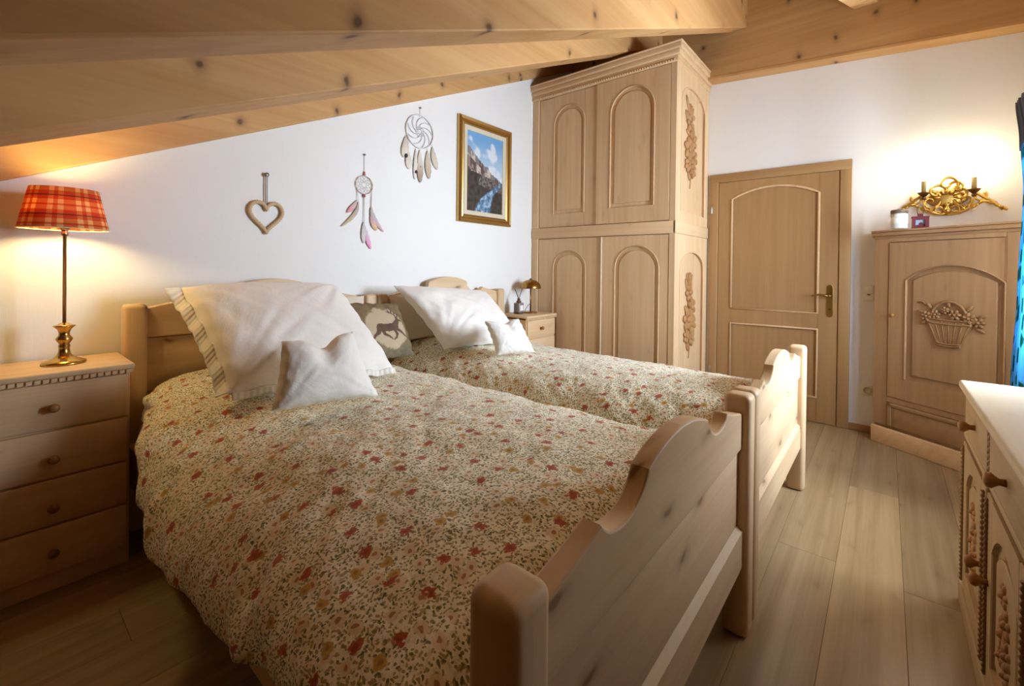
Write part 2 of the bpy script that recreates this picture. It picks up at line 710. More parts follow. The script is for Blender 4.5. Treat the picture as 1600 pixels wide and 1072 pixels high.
struct('wall_back', gable(0, 0.1), wallm)
WIN = (-1.80, -0.86, 0.92, 2.10)
struct('wall_front', gable(YS - 0.38, YS, WIN), wallm)
struct('wall_right', MB().box(0, 0.1, YS - 0.1, 0.1, -0.05, 3.7), wallm)
struct('wall_left', MB().box(XW - 0.1, XW, YS - 0.1, 0.1, -0.05, wall_top(XW) + 0.3), wood('added_dark_panelling', '#8a6238', '#6b4824', 'z'))  # unseen wall, given dark wood to weaken the light bounced back
struct('added_dark_panel', MB().box(XW, -2.2, YS, YS + 0.02, 0, 1.6, 0.004, 1), wood('added_dark_panelling', '#8a6238', '#6b4824', 'x'))  # unseen panel added to darken the bounce onto the near bed post
bbw = pinedoor('y')
struct('baseboard_right', MB().box(-0.014, 0, -2.648, -2.488, 0, 0.05, 0.004), bbw)
struct('baseboard_back', MB().box(XW, -0.83, -0.014, 0, 0, 0.05, 0.004), pinedoor('x'))

# ceiling: roof boards carried by rafters and the ridge beam
ceil = struct('ceiling', MB().prism([(XW - 0.1, wall_top(XW - 0.1) + 0.22), (0.1, wall_top(0.1) + 0.22), (0.1, wall_top(0.1) + 0.28), (XW - 0.1, wall_top(XW - 0.1) + 0.28)], 'xz', YS - 0.12, 0.1), beamwood('x'))
ceil['label'] = 'sloping timber ceiling on pale spruce beams'
for (ya, yb_, z4, sl) in ((-0.035, 0.06, None, ROOFS), (-1.03, -0.84, 1.494, 0.452), (-1.765, -1.625, 1.494, 0.437), (-2.63, -2.49, 1.42, 0.428)):
    def zz(x, z4=z4, sl=sl): return wall_top(x) if z4 is None else z4 + sl * (x + 4.09)
    xa, xb = XW, (-0.02 if z4 is None else -0.1)
    r = struct('rafter', MB().prism([(xa, zz(xa)), (xb, zz(xb)), (xb, wall_top(xb) + 0.23), (xa, wall_top(xa) + 0.23)], 'xz', ya, yb_, 0.006), beamwood('x'), ceil)
RB = [(-0.0, 2.945), (YS, 2.725)]
mb = MB()
mb.prism([(0.0, 2.985), (YS, 2.735), (YS, 3.55), (0.0, 3.55)], 'yz', -0.13, -0.001, 0.008)
struct('ridge_beam', mb, beamwood('y'), ceil)
struct('ridge_strip', MB().prism([(-1.40, 2.868), (YS, 2.718), (YS, 2.742), (-1.40, 2.892)], 'yz', -0.135, -0.001, 0.003), beamwood('y'), ceil)

# window in the front wall
win = struct('window_1', MB().box(WIN[0], WIN[1], YS - 0.32, YS - 0.27, WIN[2], WIN[2] + 0.06, 0.004)
             .box(WIN[0], WIN[1], YS - 0.32, YS - 0.27, WIN[3] - 0.06, WIN[3], 0.004)
             .box(WIN[0], WIN[0] + 0.06, YS - 0.32, YS - 0.27, WIN[2], WIN[3], 0.004)
             .box(WIN[1] - 0.06, WIN[1], YS - 0.32, YS - 0.27, WIN[2], WIN[3], 0.004)
             .box(-1.36, -1.30, YS - 0.32, YS - 0.27, WIN[2], WIN[3], 0.004), pine('z'))
pg = pane_glass()
for a, b in ((WIN[0] + 0.06, -1.36), (-1.30, WIN[1] - 0.06)):
    struct('pane', MB().box(a, b, YS - 0.30, YS - 0.294, WIN[2] + 0.06, WIN[3] - 0.06), pg, win)

# ------------------------------------------------------------------ joinery helpers
def arch_pts(u0, u1, spring, rise, n=14):
    """points of a segmental arch from (u0,spring) up and over to (u1,spring)"""
    c = (u0 + u1) / 2
    w = (u1 - u0) / 2
    return [(c - w * cos(pi * i / n), spring + rise * sin(pi * i / n)) for i in range(n + 1)]


def seg_arch(u0, u1, spring, rise, n=14):
    w = (u1 - u0) / 2
    R = (w * w + rise * rise) / (2 * rise)
    c = (u0 + u1) / 2
    a = math.asin(min(1, w / R))
    return [(c + R * sin(-a + 2 * a * i / n), spring + rise - R + R * cos(-a + 2 * a * i / n)) for i in range(n + 1)]


def rope(mb, path, r, n_out=0.0, step=0.011):
    """beaded rope moulding along a uv path at height n_out"""
    P = [Vector((p[0], p[1], n_out)) for p in path]
    out = []
    for a, b in zip(P[:-1], P[1:]):
        k = max(1, int((b - a).length / (step / 2)))
        for i in range(k): out.append(a + (b - a) * (i / k))
    out.append(P[-1])
    N = len(out)
    mb.tube(out, lambda t: r * (0.72 + 0.28 * (1 if int(round(t * (N - 1))) % 2 else -1)), 6)
    return mb


def arched_leaf(T, name, xf, u0, u1, v0, v1, pu0, pu1, pv0, spring, rise, mat, thick=0.022, roper=0.006, shape=arch_pts, panelmat=None, ropemat=None, rope_sides=(1, 1), parent=None):
    """door leaf with stiles and rails around a recessed arched panel edged with rope moulding (local u,v,n)"""
    arch = shape(pu0, pu1, spring, rise)
    mb = MB(xf)
    mb.box(u0, pu0, v0, v1, 0, thick, 0.003, 1)
    mb.box(pu1, u1, v0, v1, 0, thick, 0.003, 1)
    mb.box(pu0, pu1, v0, pv0, 0, thick)
    mb.prism([(pu0, v1)] + arch + [(pu1, v1)], 'xy', 0, thick)
    door = T.part(name, mb, mat, parent)
    inset = 0.035
    mb = MB(xf)
    mb.box(pu0 - 0.005, pu1 + 0.005, pv0 - 0.005, spring + rise + 0.005, 0.001, 0.006)
    a2 = shape(pu0 + inset, pu1 - inset, spring, max(0.01, rise - inset))
    mb.prism([(pu0 + inset, pv0 + inset), (pu1 - inset, pv0 + inset)] + a2[::-1], 'xy', 0.006, 0.014, 0.006)
    T.part('panel', mb, panelmat or mat, door)
    if roper:
        mb = MB(xf)
        path = ([(pu0, pv0)] if rope_sides[0] else []) + arch + ([(pu1, pv0)] if rope_sides[1] else [])
        rope(mb, path, roper, thick + 0.001)
        T.part('rope_moulding', mb, ropemat or mat, door)
    return door


KNOB = [(0.008, 0.0), (0.007, 0.010), (0.011, 0.016), (0.016, 0.022), (0.015, 0.030), (0.008, 0.034), (0.0, 0.035)]


def knob_at(T, parent, xf, u, v, n=0.0, s=1.0, mat=None, name='knob'):
    mb = MB(xf)
    mb.lathe([(r * s, z * s) for r, z in KNOB], (u, v, n), 12)
    return T.part(name, mb, mat or KNOBW(), parent)


def leaf(mb, c, L, w, ang, h=0.008):
    mb.ball((c[0] + cos(ang) * L / 2, c[1] + sin(ang) * L / 2, c[2]), (L / 2, w / 2, h), 8, 5, Matrix.Rotation(ang, 3, 'Z'))


def flower(mb, c, r, petals=6, h=0.010):
    for k in range(petals):
        a = 2 * pi * k / petals + c[0] * 9
        mb.ball((c[0] + cos(a) * r * 0.6, c[1] + sin(a) * r * 0.6, c[2]), (r * 0.45, r * 0.33, h), 8, 5, Matrix.Rotation(a, 3, 'Z'))
    mb.ball((c[0], c[1], c[2] + h * 0.5), (r * 0.28, r * 0.28, h), 8, 5)


def spray(mb, u, v0, v1, w, rnd):
    """carved upright spray: stem, leaves, two big roses and buds"""
    H = v1 - v0
    st = [(u + sin(t * 5) * w * 0.10, v0 + H * t, 0.003) for t in [i / 14 for i in range(15)]]
    mb.tube(st, lambda t: 0.006 - 0.002 * t, 6)
    for k in range(13):
        t = 0.10 + 0.07 * k
        sd = 1 if k % 2 else -1
        leaf(mb, (u + sin(t * 5) * w * 0.10, v0 + H * t, 0.004), w * rnd.uniform(0.25, 0.52), w * rnd.uniform(0.14, 0.24), pi / 2 - sd * rnd.uniform(0.4, 1.4))
    for (du, t, r) in ((-0.12, 0.48, 0.30), (0.24, 0.40, 0.24), (0.16, 0.62, 0.26), (-0.05, 0.80, 0.22), (0.18, 0.24, 0.20), (-0.22, 0.28, 0.18)):
        flower(mb, (u + du * w, v0 + H * t, 0.008), w * r * 1.15, 6, 0.013)
    for k in range(5):
        a = pi / 2 + (k - 2) * 0.28
        leaf(mb, (u, v0 + H * 0.86, 0.004), w * 0.45, w * 0.13, a)
    return mb


# ------------------------------------------------------------------ door_1
DY0, DY1, DT = -1.447, -2.492, 2.045      # casing left, right edge and top
dx = frame_xf((0, DY0, 0), (0, -1, 0), (0, 0, 1), (-1, 0, 0))    # u along the wall to the right, v up, n into room
Wd = DY0 - DY1
D = Thing('door_1', (0, (DY0 + DY1) / 2, 0), 'light oak room door with arched upper panel beside the wardrobe', 'door')
D.o['kind'] = 'structure'
del D.o['category']
dm = pinedoor('z')
cas = MB(dx)
cas.box(0, 0.075, 0, DT, 0, 0.024, 0.005)
cas.box(Wd - 0.075, Wd, 0, DT, 0, 0.024, 0.005)
D.part('casing', cas, dm)
D.part('head_casing', MB(dx).box(0.0, Wd, DT - 0.075, DT, 0, 0.0245, 0.005), pinedoor('y'))
lf = MB(dx)
u0, u1 = 0.078, Wd - 0.078
pu0, pu1 = 0.19, 0.835
arch = seg_arch(pu0, pu1, 1.815, 0.085)
TH = 0.014
lf.box(u0, pu0, 0.005, DT - 0.077, 0, TH, 0.002, 1)
lf.box(pu1, u1, 0.005, DT - 0.077, 0, TH, 0.002, 1)
lf.box(pu0, pu1, 0.005, 0.20, 0, TH)
lf.box(pu0, pu1, 0.735, 0.865, 0, TH)
lf.prism([(pu0, DT - 0.077)] + arch + [(pu1, DT - 0.077)], 'xy', 0, TH)
leafo = D.part('door_leaf', lf, dm)
D.part('panel', MB(dx).box(pu0 - 0.004, pu1 + 0.004, 0.86, 1.905, 0.0005, 0.005), dm, leafo)
D.part('panel', MB(dx).box(pu0 - 0.004, pu1 + 0.004, 0.195, 0.74, 0.0005, 0.005), dm, leafo)
for path in ([(pu0, 0.865)] + arch + [(pu1, 0.865), (pu0, 0.865)], [(pu0, 0.20), (pu0, 0.735), (pu1, 0.735), (pu1, 0.20), (pu0, 0.20)]):
    D.part('panel_moulding', MB(dx).tube([(p[0], p[1], TH + 0.001) for p in path], 0.010, 6), limed('z'), leafo, 'pale moulding around door panel')
hb = MB(dx)
hu = 0.916
pts = [(hu - 0.022, 0.86), (hu - 0.014, 0.845), (hu, 0.838), (hu + 0.014, 0.845), (hu + 0.022, 0.86), (hu + 0.022, 1.07), (hu + 0.014, 1.085), (hu, 1.092), (hu - 0.014, 1.085), (hu - 0.022, 1.07)]
hb.prism(pts, 'xy', TH, TH + 0.006, 0.002)
hb.lathe([(0.014, 0), (0.012, 0.012), (0.010, 0.045)], (hu, 1.005, TH + 0.006), 12)
hd = D.part('door_handle', hb, plain('aged_brass', '#b08d4e', 0.3, 1.0), leafo, 'brass handle on long backplate')
D.part('lever', MB(dx).tube([(hu, 1.005, TH + 0.045), (hu - 0.03, 1.006, TH + 0.052), (hu - 0.07, 1.012, TH + 0.052), (hu - 0.105, 1.008, TH + 0.05), (hu - 0.118, 1.0, TH + 0.048)], lambda t: 0.009 - 0.003 * t, 8), plain('aged_brass', '#b08d4e', 0.3, 1.0), leafo)
D.part('keyhole', MB(dx).lathe([(0.006, 0), (0.006, 0.0012), (0, 0.0012)], (hu, 0.90, TH + 0.0062), 10), plain('black_iron', '#15130f', 0.6), leafo)
for v in (1.73, 0.3):
    D.part('hinge', MB(dx).lathe([(0.009, -0.04), (0.009, 0.04), (0.0, 0.043)], (0.02, 0, 0), 10) if False else MB(dx).box(0.012, 0.028, v - 0.035, v + 0.035, 0.02, 0.034, 0.004), plain('steel', '#c9c6c0', 0.3, 1.0), None, 'silver hinge')

# ------------------------------------------------------------------ wardrobe
WX, WY = -0.78, -1.426
Wr = Thing('wardrobe', (-0.4, -0.7, 0), 'tall limed wood corner wardrobe with arched doors and carved side', 'wardrobe')
wz = limed('z')
wy_ = limed('y')
mb = MB()
mb.box(WX + 0.03, -0.004, WY + 0.02, -0.004, 0, 2.80)
Wr.part('carcass', mb, wz)
fx = frame_xf((WX + 0.03, 0, 0), (0, -1, 0), (0, 0, 1), (-1, 0, 0))       # u = -y, n toward the bed
L = -WY
# face frame
fr = MB(fx)
fr.box(0.004, 0.075, 0, 2.80, 0, 0.03, 0.003, 1)
fr.box(L - 0.05, L, 0, 2.80, 0, 0.03, 0.003, 1)
fr.box(0.075, L - 0.05, 0, 0.09, 0, 0.03, 0.003, 1)
Wr.part('face_frame', fr, wz)
Wr.part('middle_rail', MB(fx).box(0.004, L + 0.006, 1.475, 1.575, 0, 0.038, 0.008), wy_)
# cornice: stepped crown along the front and the side
cr = MB()
for (o, z0, z1) in ((0.012, 2.80, 2.845), (0.028, 2.845, 2.885), (0.045, 2.885, 2.925), (0.052, 2.925, 2.94)):
    cr.box(WX - o, -0.002, WY - o, -0.002, z0, z1, 0.006, 2)
Wr.part('cornice', cr, wy_)
dn = MB()
k = 0
while 0.03 + k * 0.022 < L:
    yy = -0.02 - k * 0.022
    dn.ball((WX - 0.014, yy, 2.812), (0.008, 0.0085, 0.010), 6, 4)
    k += 1
Wr.part('bead_moulding', dn, limed('y'), kind='stuff')
dn = MB()
k = 0
while k * 0.022 < 0.74:
    dn.ball((WX + 0.01 + k * 0.022, WY - 0.014, 2.812), (0.0085, 0.008, 0.010), 6, 4)
    k += 1
Wr.part('bead_moulding', dn, limed('y'), kind='stuff')
def sub(o, n): return o @ Matrix.Translation((0, 0, n))
# upper doors (left one slides behind the right one), lower doors
arched_leaf(Wr, 'door', sub(fx, 0.002), 0.08, 0.74, 1.58, 2.795, 0.25, 0.585, 1.70, 2.52, 0.17, wz, 0.016)
arched_leaf(Wr, 'door', sub(fx, 0.010), 0.715, L - 0.052, 1.58, 2.795, 0.85, 1.245, 1.71, 2.50, 0.20, wz, 0.020)
arched_leaf(Wr, 'door', sub(fx, 0.002), 0.08, 0.77, 0.095, 1.47, 0.255, 0.61, 0.22, 1.20, 0.155, wz, 0.016)
arched_leaf(Wr, 'door', sub(fx, 0.010), 0.775, L - 0.052, 0.095, 1.47, 0.905, 1.295, 0.22, 1.20, 0.185, wz, 0.016)
Wr.part('edge_strip', MB(fx).box(0.768, 0.780, 0.095, 1.47, 0.024, 0.031, 0.003), plain('pale_edge', '#efe3cc', 0.5), None, 'pale strip along sliding door edge')
# side facing the room
sx_ = frame_xf((WX, WY + 0.02, 0), (1, 0, 0), (0, 0, 1), (0, -1, 0))
SL = -WX - 0.006
sd = MB(sx_)
sd.box(0.031, 0.10, 0, 2.80, 0, 0.02, 0.003, 1)
sd.box(SL - 0.10, SL, 0, 2.80, 0, 0.02, 0.003, 1)
sd.box(0.10, SL - 0.10, 0, 0.15, 0, 0.02)
sd.box(0.10, SL - 0.10, 1.44, 1.66, 0, 0.02)
for (v1, sp, ri) in ((2.80, 2.55, 0.14), (1.44, 1.20, 0.14)):
    sd.prism([(0.10, v1)] + arch_pts(0.10, SL - 0.10, sp, ri) + [(SL - 0.10, v1)], 'xy', 0, 0.02)
side = Wr.part('side_panel', sd, wz)
Wr.part('side_rail', MB(sx_).box(-0.008, SL, 1.475, 1.575, 0.0, 0.03, 0.008), limed('x'))
for (a, b, sp, ri) in ((1.66, None, 2.55, 0.14), (0.15, None, 1.20, 0.14)):
    m = MB(sx_)
    rope(m, [(0.105, a)] + arch_pts(0.105, SL - 0.105, sp, ri) + [(SL - 0.105, a)], 0.006, 0.02)
    Wr.part('rope_moulding', m, wz, side)
rn = random.Random(3)
Wr.part('carved_spray', spray(MB(sx_), 0.35, 1.87, 2.54, 0.30, rn), carve(), side, 'darker carved flower spray')
Wr.part('carved_spray', spray(MB(sx_), 0.37, 0.45, 1.14, 0.30, rn), carve(), side, 'darker carved flower spray')

# ------------------------------------------------------------------ corner cabinet
U = Vector((-0.545, -0.839, 0)).normalized()
N = Vector((-0.839, 0.545, 0)).normalized()
CO = Vector((-0.145, -2.645, 0))
CL = 0.80
cx_ = frame_xf(CO, U, (0, 0, 1), N)
CE = CO + U * CL
Cb = Thing('corner_cabinet', (-0.25, -3.05, 0), 'low waxed wood corner cabinet with arched door and carved flower basket', 'cabinet')
cz_ = cabwood('z')
foot = [(-0.004, -2.65), (-0.143, -2.65), (CE.x + 0.002, CE.y), (CE.x + 0.002, YS + 0.004), (-0.004, YS + 0.004)]
m = MB().prism(foot, 'xy', 0.0, 1.425)
Cb.part('carcass', m, cz_)
tp = MB()
def offs(o): return [(-0.004, -2.648 + o), (-0.143 - o * 0.9, -2.648 + o), (CE.x - o, CE.y + o * 0.3), (CE.x - o, YS + 0.004), (-0.004, YS + 0.004)]
tp.prism(offs(0.012), 'xy', 1.425, 1.445, 0.004)
tp.prism(offs(0.028), 'xy', 1.445, 1.470, 0.005)
tp.prism(offs(0.034), 'xy', 1.470, 1.482, 0.003)
Cb.part('cabinet_top', tp, cabwood('y'))
m = MB(cx_)
m.box(0.002, 0.095, 0.13, 1.425, 0, 0.018, 0.003, 1)
m.box(CL - 0.095, CL - 0.002, 0.13, 1.425, 0, 0.018, 0.003, 1)
m.box(0.095, CL - 0.095, 0.30, 0.335, 0, 0.018)
m.box(0.095, CL - 0.095, 1.40, 1.425, 0, 0.018)
Cb.part('face_frame', m, cz_)
Cb.part('plinth', MB(cx_).box(0, CL, 0, 0.115, 0, 0.03, 0.004), limed('x'))
cd_ = arched_leaf(Cb, 'door', cx_, 0.098, CL - 0.098, 0.338, 1.395, 0.205, 0.705, 0.475, 1.14, 0.10, cz_, 0.022, 0.006, seg_arch)
b = MB(cx_)
cu = 0.445
nn = 0.014
b.prism([(cu - 0.125, 0.905), (cu + 0.125, 0.905), (cu + 0.105, 0.85), (cu + 0.070, 0.79), (cu + 0.060, 0.745), (cu - 0.060, 0.745), (cu - 0.070, 0.79), (cu - 0.105, 0.85)], 'xy', nn - 0.004, nn + 0.010, 0.004)
for (v, w) in ((0.905, 0.125), (0.88, 0.116), (0.745, 0.062), (0.757, 0.064)):
    b.tube([(cu - w + 2 * w * i / 10, v - 0.006 * sin(pi * i / 10), nn + 0.010) for i in range(11)], 0.006, 6)
for k in range(7):
    t = -1 + k / 3
    b.tube([(cu + t * 0.115, 0.90, nn + 0.009), (cu + t * 0.085, 0.83, nn + 0.010), (cu + t * 0.058, 0.75, nn + 0.009)], 0.003, 5)
b.tube([(cu + 0.095 * cos(a), 0.90 + 0.115 * sin(a), nn + 0.008) for a in [pi * i / 18 for i in range(19)]], 0.008, 6)
for (du, dv, r) in ((-0.12, 0.915, 0.034), (0.10, 0.92, 0.038), (0.145, 0.90, 0.034), (-0.07, 0.93, 0.030), (0.03, 0.935, 0.034), (-0.02, 0.96, 0.024)):
    flower(b, (cu + du, dv, nn + 0.008), r)
for (du, dv, a) in ((-0.14, 0.93, 2.8), (-0.13, 0.89, 3.7), (0.16, 0.93, 0.3), (0.15, 0.87, -0.5), (-0.10, 0.96, 2.3), (0.10, 0.96, 0.9), (0.0, 0.975, 1.6)):
    leaf(b, (cu + du * 0.85, dv, nn + 0.006), 0.055, 0.022, a)
b.tube([(cu - 0.17, 1.0, nn + 0.004), (cu - 0.14, 1.005, nn + 0.006), (cu - 0.12, 0.985, nn + 0.006), (cu - 0.10, 0.99, nn + 0.005)], 0.005, 6)
Cb.part('carved_basket', b, wood('carved_basket_wood', '#a27a50', '#86613c', 'z', 0.0, '#6b4526', 0.55, 1.0, 2.0), cd_, 'darker carved flower basket')
knob_at(Cb, cd_, cx_, 0.135, 0.90, 0.022, 0.9, name='latch')
dr = MB(cx_)
dr.box(0.10, CL - 0.10, 0.135, 0.295, 0, 0.016, 0.003, 1)
dr.box(0.10, CL - 0.10, 0.268, 0.297, 0.016, 0.026, 0.005)
dr.box(0.10, 0.128, 0.135, 0.297, 0.016, 0.026, 0.005)
dro = Cb.part('drawer', dr, cabwood('x'))
Cb.part('drawer_field', MB(cx_).box(0.13, CL - 0.10, 0.138, 0.264, 0.014, 0.0185, 0.002), cabwood('x'), dro)

# ------------------------------------------------------------------ chests of drawers (left of the beds, right of the beds)
def chest(base_x0, base_x1, y0, z_top, label, kx, seams, kz):
    T = Thing('bedside_chest', ((base_x0 + base_x1) / 2, y0 / 2, 0), label, 'chest of drawers')
    lw = limed('x')
    T.part('carcass', MB().box(base_x0, base_x1, y0, -0.02, 0, z_top - 0.035, 0.003, 1), limed('z'))
    T.part('chest_top', MB().box(base_x0 - 0.012, base_x1 + 0.012, y0 - 0.022, -0.018, z_top - 0.022, z_top, 0.006), lw)
    d = MB()
    d.box(base_x0 - 0.008, base_x1 + 0.008, y0 - 0.012, y0, z_top - 0.036, z_top - 0.022)
    k = 0
    while base_x0 + 0.004 + k * 0.02 < base_x1 + 0.004:
        xx = base_x0 + 0.004 + k * 0.02
        d.box(xx, xx + 0.011, y0 - 0.018, y0 - 0.010, z_top - 0.036, z_top - 0.023)
        k += 1
    T.part('dentil_moulding', d, limed('x'))
    fx = frame_xf((0, y0, 0), (1, 0, 0), (0, 0, 1), (0, -1, 0))
    for i in range(len(seams) - 1):
        z1, z0 = seams[i], seams[i + 1]
        dd = T.part('drawer', MB(fx).box(base_x0 + 0.008, base_x1 - 0.008, z0 + 0.004, z1 - 0.004, -0.004, 0.014, 0.004), lw)
        for kk in kx: knob_at(T, dd, fx, kk, kz[i], 0.014, 1.0)
    return T


chest(-4.175, -3.738, -0.345, 0.797, 'limed wood chest of drawers under the tartan lamp, left of the beds', (-3.945,), (0.760, 0.588, 0.412, 0.242, 0.065), (0.672, 0.487, 0.312, 0.15))
chest(-1.248, -0.845, -0.33, 0.786, 'limed wood bedside chest in the corner beside the wardrobe, brass lamp on it', (-1.062,), (0.748, 0.588, 0.412, 0.242, 0.065), (0.672, 0.487, 0.312, 0.15))

# ------------------------------------------------------------------ beds
BW, PW, PD, FY = 1.2227, 0.081, 0.085, -2.369
# the shaped upper edge, from one post to the other (u from the bed's side)
PROFILE = [(0.081, 0.730), (0.13, 0.742), (0.20, 0.757), (0.247, 0.772), (0.256, 0.764), (0.272, 0.752), (0.300, 0.744), (0.335, 0.742), (0.368, 0.748), (0.395, 0.762),
           (0.415, 0.780), (0.428, 0.802), (0.47, 0.816), (0.54, 0.832), (0.6113, 0.838)]
def smooth_run(pts, n):
    out = [catmull(pts, i / n) for i in range(n + 1)]
    return [(p.x, p.y) for p in out]


PROFILE = smooth_run(PROFILE[:4], 8) + smooth_run(PROFILE[4:12], 26) + smooth_run(PROFILE[11:], 14)[1:]
PROFILE = PROFILE + [(BW - u, z) for u, z in PROFILE[-2::-1]]


def bed(x0, label):
    T = Thing('single_bed', (x0 + BW / 2, -1.2, 0), label, 'bed', 'pair of pine beds')
    pz, px = pine('z'), pine('x')
    for xa in (x0, x0 + BW - PW):
        T.part('footboard_post', MB().box(xa, xa + PW, FY, FY + PD, 0, 0.787, 0.02, 4), pz)
        T.part('headboard_post', MB().box(xa, xa + PW, -0.11, -0.025, 0, 1.012, 0.018, 4), pz)
    yb0, yb1 = FY + 0.024, FY + 0.066
    top = [(x0 + u, z) for u, z in PROFILE]
    T.part('footboard_top_board', MB().prism([(x0 + PW - 0.005, 0.615)] + top[0:0] + [(x0 + PW, z) for z in (top[0][1],)] + top[1:] + [(x0 + BW - PW + 0.005, 0.615)], 'xz', yb0, yb1, 0.005), px)
    xa, xb = x0 + PW - 0.005, x0 + BW - PW + 0.005
    for (z0, z1) in ((0.366, 0.612),):
        T.part('footboard_panel', MB().box(xa, xb, yb0 + 0.010, yb1 - 0.006, z0, z1, 0.004), px)
    T.part('footboard_rail', MB().prism([(yb0 - 0.006, 0.235), (yb1, 0.235), (yb1, 0.368), (yb0 + 0.012, 0.368), (yb0 - 0.006, 0.352)], 'yz', xa, xb), px)
    # headboard: the same curve, raised
    hp = [(x0 + u, z + 0.262 + (0.02 if 0.42 < u < BW - 0.42 else 0.0)) for u, z in PROFILE]
    T.part('headboard_top_board', MB().prism([(x0 + PW - 0.005, 0.858)] + hp + [(x0 + BW - PW + 0.005, 0.858)], 'xz', -0.088, -0.046, 0.005), px)
    for (z0, z1) in ((0.36, 0.605), (0.607, 0.855)):
        T.part('headboard_panel', MB().box(xa, xb, -0.080, -0.052, z0, z1, 0.004), px)
    for xa in (x0 + 0.012, x0 + BW - 0.040):
        T.part('side_rail', MB().box(xa, xa + 0.028, FY + PD - 0.01, -0.10, 0.235, 0.40, 0.004), pine('y'))
    T.part('mattress', MB().box(x0 + 0.045, x0 + BW - 0.045, FY + PD + 0.005, -0.115, 0.30, 0.50, 0.04, 3), cotton('mattress_ticking', '#e8e2d6', '#dcd4c6'))
    return T


B1, B2 = -3.721, -2.495
bed(B1, 'pine single bed nearest the tartan lamp, with shaped footboard')
bed(B2, 'pine single bed beside the wardrobe, with shaped footboard')

# ------------------------------------------------------------------ duvets
def interp(tab, x):
    if x <= tab[0][0]: return tab[0][1]
    for (a, fa), (b, fb) in zip(tab[:-1], tab[1:]):
        if x <= b:
            t = (x - a) / (b - a)
            t = t * t * (3 - 2 * t)
            return fa + (fb - fa) * t
    return tab[-1][1]


def wr(x, y, s, seed=0.0): return noise.noise(Vector((x * s + seed, y * s - seed, seed * 1.7)))


def duvet(name, section, y0, y1, label, nu=170, nv=230, seed=0.0, fold=1.0, base=(0, 0, 0)):
    """section(t, y) -> (x, z) across the bed; y runs from head y0 to foot y1"""
    N = 40
    pts = {}
    def P(u, v):
        y = y0 + (y1 - y0) * v
        x, z = section(u, y)
        x2, z2 = section(min(1, u + 0.01), y)
        x1, z1 = section(max(0, u - 0.01), y)
        t = Vector((x2 - x1, 0, z2 - z1))
        n = Vector((t.z, 0, -t.x))
        if n.length > 1e-7: n.normalize()
        if n.z < 0 and abs(n.z) > 0.5: n = -n
        steep = min(1, abs(n.x))
        w = 0.010 * wr(x, y, 5, seed) + 0.006 * wr(x, y, 13, seed) + 0.003 * wr(x, y, 30, seed)
        # diagonal gathers on the hanging side
        q = y * 7.0 + abs(u - 0.5) * 9.0
        g = noise.noise(Vector((q, u * 2.2, seed))) + 0.6 * noise.noise(Vector((q * 2.3, u * 3.0, seed + 4)))
        w += min(1, steep * 1.3) * fold * 0.016 * g
        return Vector((x, y, z)) + n * w
    # cloth coordinates in metres
    su = [0.0]
    for i in range(1, nu + 1):
        a, b = Vector(section((i - 1) / nu, -1.2)), Vector(section(i / nu, -1.2))
        su.append(su[-1] + (b - a).length)
    mb = MB()
    mb.grid(P, nu, nv, lambda u, v: (su[int(round(u * nu))] + seed * 3, (y1 - y0) * v + seed))
    o = solid(name, base, mb, floral(), label, 'duvet', 'floral duvets')
    solidify(o, 0.03, -1.0)
    return o


def head_lift(y): return 0.065 * smoothstep(-1.15, -0.35, y)


def end_drop(y, z, lim=0.50):
    """the foot end curls down behind the footboard, the head end rolls off"""
    k = smoothstep(-2.12, -2.285, y)
    z = z - k * k * 0.11
    return z


HEM_Z = [(-2.30, 0.49), (-1.94, 0.475), (-1.58, 0.405), (-1.15, 0.375), (-0.87, 0.425), (-0.69, 0.54), (-0.45, 0.57), (-0.1, 0.58)]
HEM_X = [(-2.30, -3.80), (-1.94, -3.80), (-1.15, -3.81), (-0.87, -3.80), (-0.69, -3.78), (-0.45, -3.715), (-0.1, -3.66)]


def drape(t, top, z_side, x_start, x_end):
    """quarter-round fall of the cloth from the bed top to its hem"""
    a = t * pi / 2
    return x_start + (x_end - x_start) * sin(a) ** 1.15, z_side + (top - z_side) * cos(a) ** 0.85


def sec1(t, y):
    hz, hx = interp(HEM_Z, y), interp(HEM_X, y)
    L = head_lift(y)
    top = 0.625 + 0.012 * sin(y * 3.1)
    pts = [(-2.502, 0.515), (-2.515, 0.565), (-2.58, 0.602), (-2.72, top + L * 0.5), (-2.95, top + 0.014 + L * 0.9), (-3.2, top + 0.016 + L), (-3.36, top + 0.008 + L)]
    if t < 0.6:
        p = catmull(pts, t / 0.6)
        return (p.x, end_drop(y, p.y))
    x, z = drape((t - 0.6) / 0.4, top + 0.008 + L, hz, -3.36, hx)
    return (x, end_drop(y, z))


def sec2(t, y):
    L = 0.6 * head_lift(y)
    top = 0.650 + 0.01 * sin(y * 2.7 + 1)
    bulge = 0.012 * sin(y * 5.0)
    pull = 0.055 * smoothstep(-0.75, -0.45, y)
    pts = [(-1.50, 0.60 + L * 0.5), (-1.75, top - 0.006 + L * 0.8), (-2.0, top + 0.012 + L * 0.8), (-2.2, top + L * 0.6), (-2.33 + bulge, 0.612), (-2.41 + bulge, 0.555), (-2.45, 0.50), (-2.472, 0.45)]
    if t > 0.3:
        p = catmull(pts, (t - 0.3) / 0.7)
        return (p.x, end_drop(y, p.y))
    x, z = drape(1 - t / 0.3, 0.60 + L * 0.5, 0.40, -1.50, -1.225 - pull)
    return (x, end_drop(y, z))


duvet('duvet', sec1, -0.135, -2.285, 'floral duvet on the bed nearest the tartan lamp, hanging over its side', seed=0.3, base=(-3.1, -1.2, 0.5))
duvet('duvet', sec2, -0.135, -2.285, 'floral duvet on the bed beside the wardrobe', seed=2.1, fold=0.5, base=(-1.85, -1.2, 0.5))

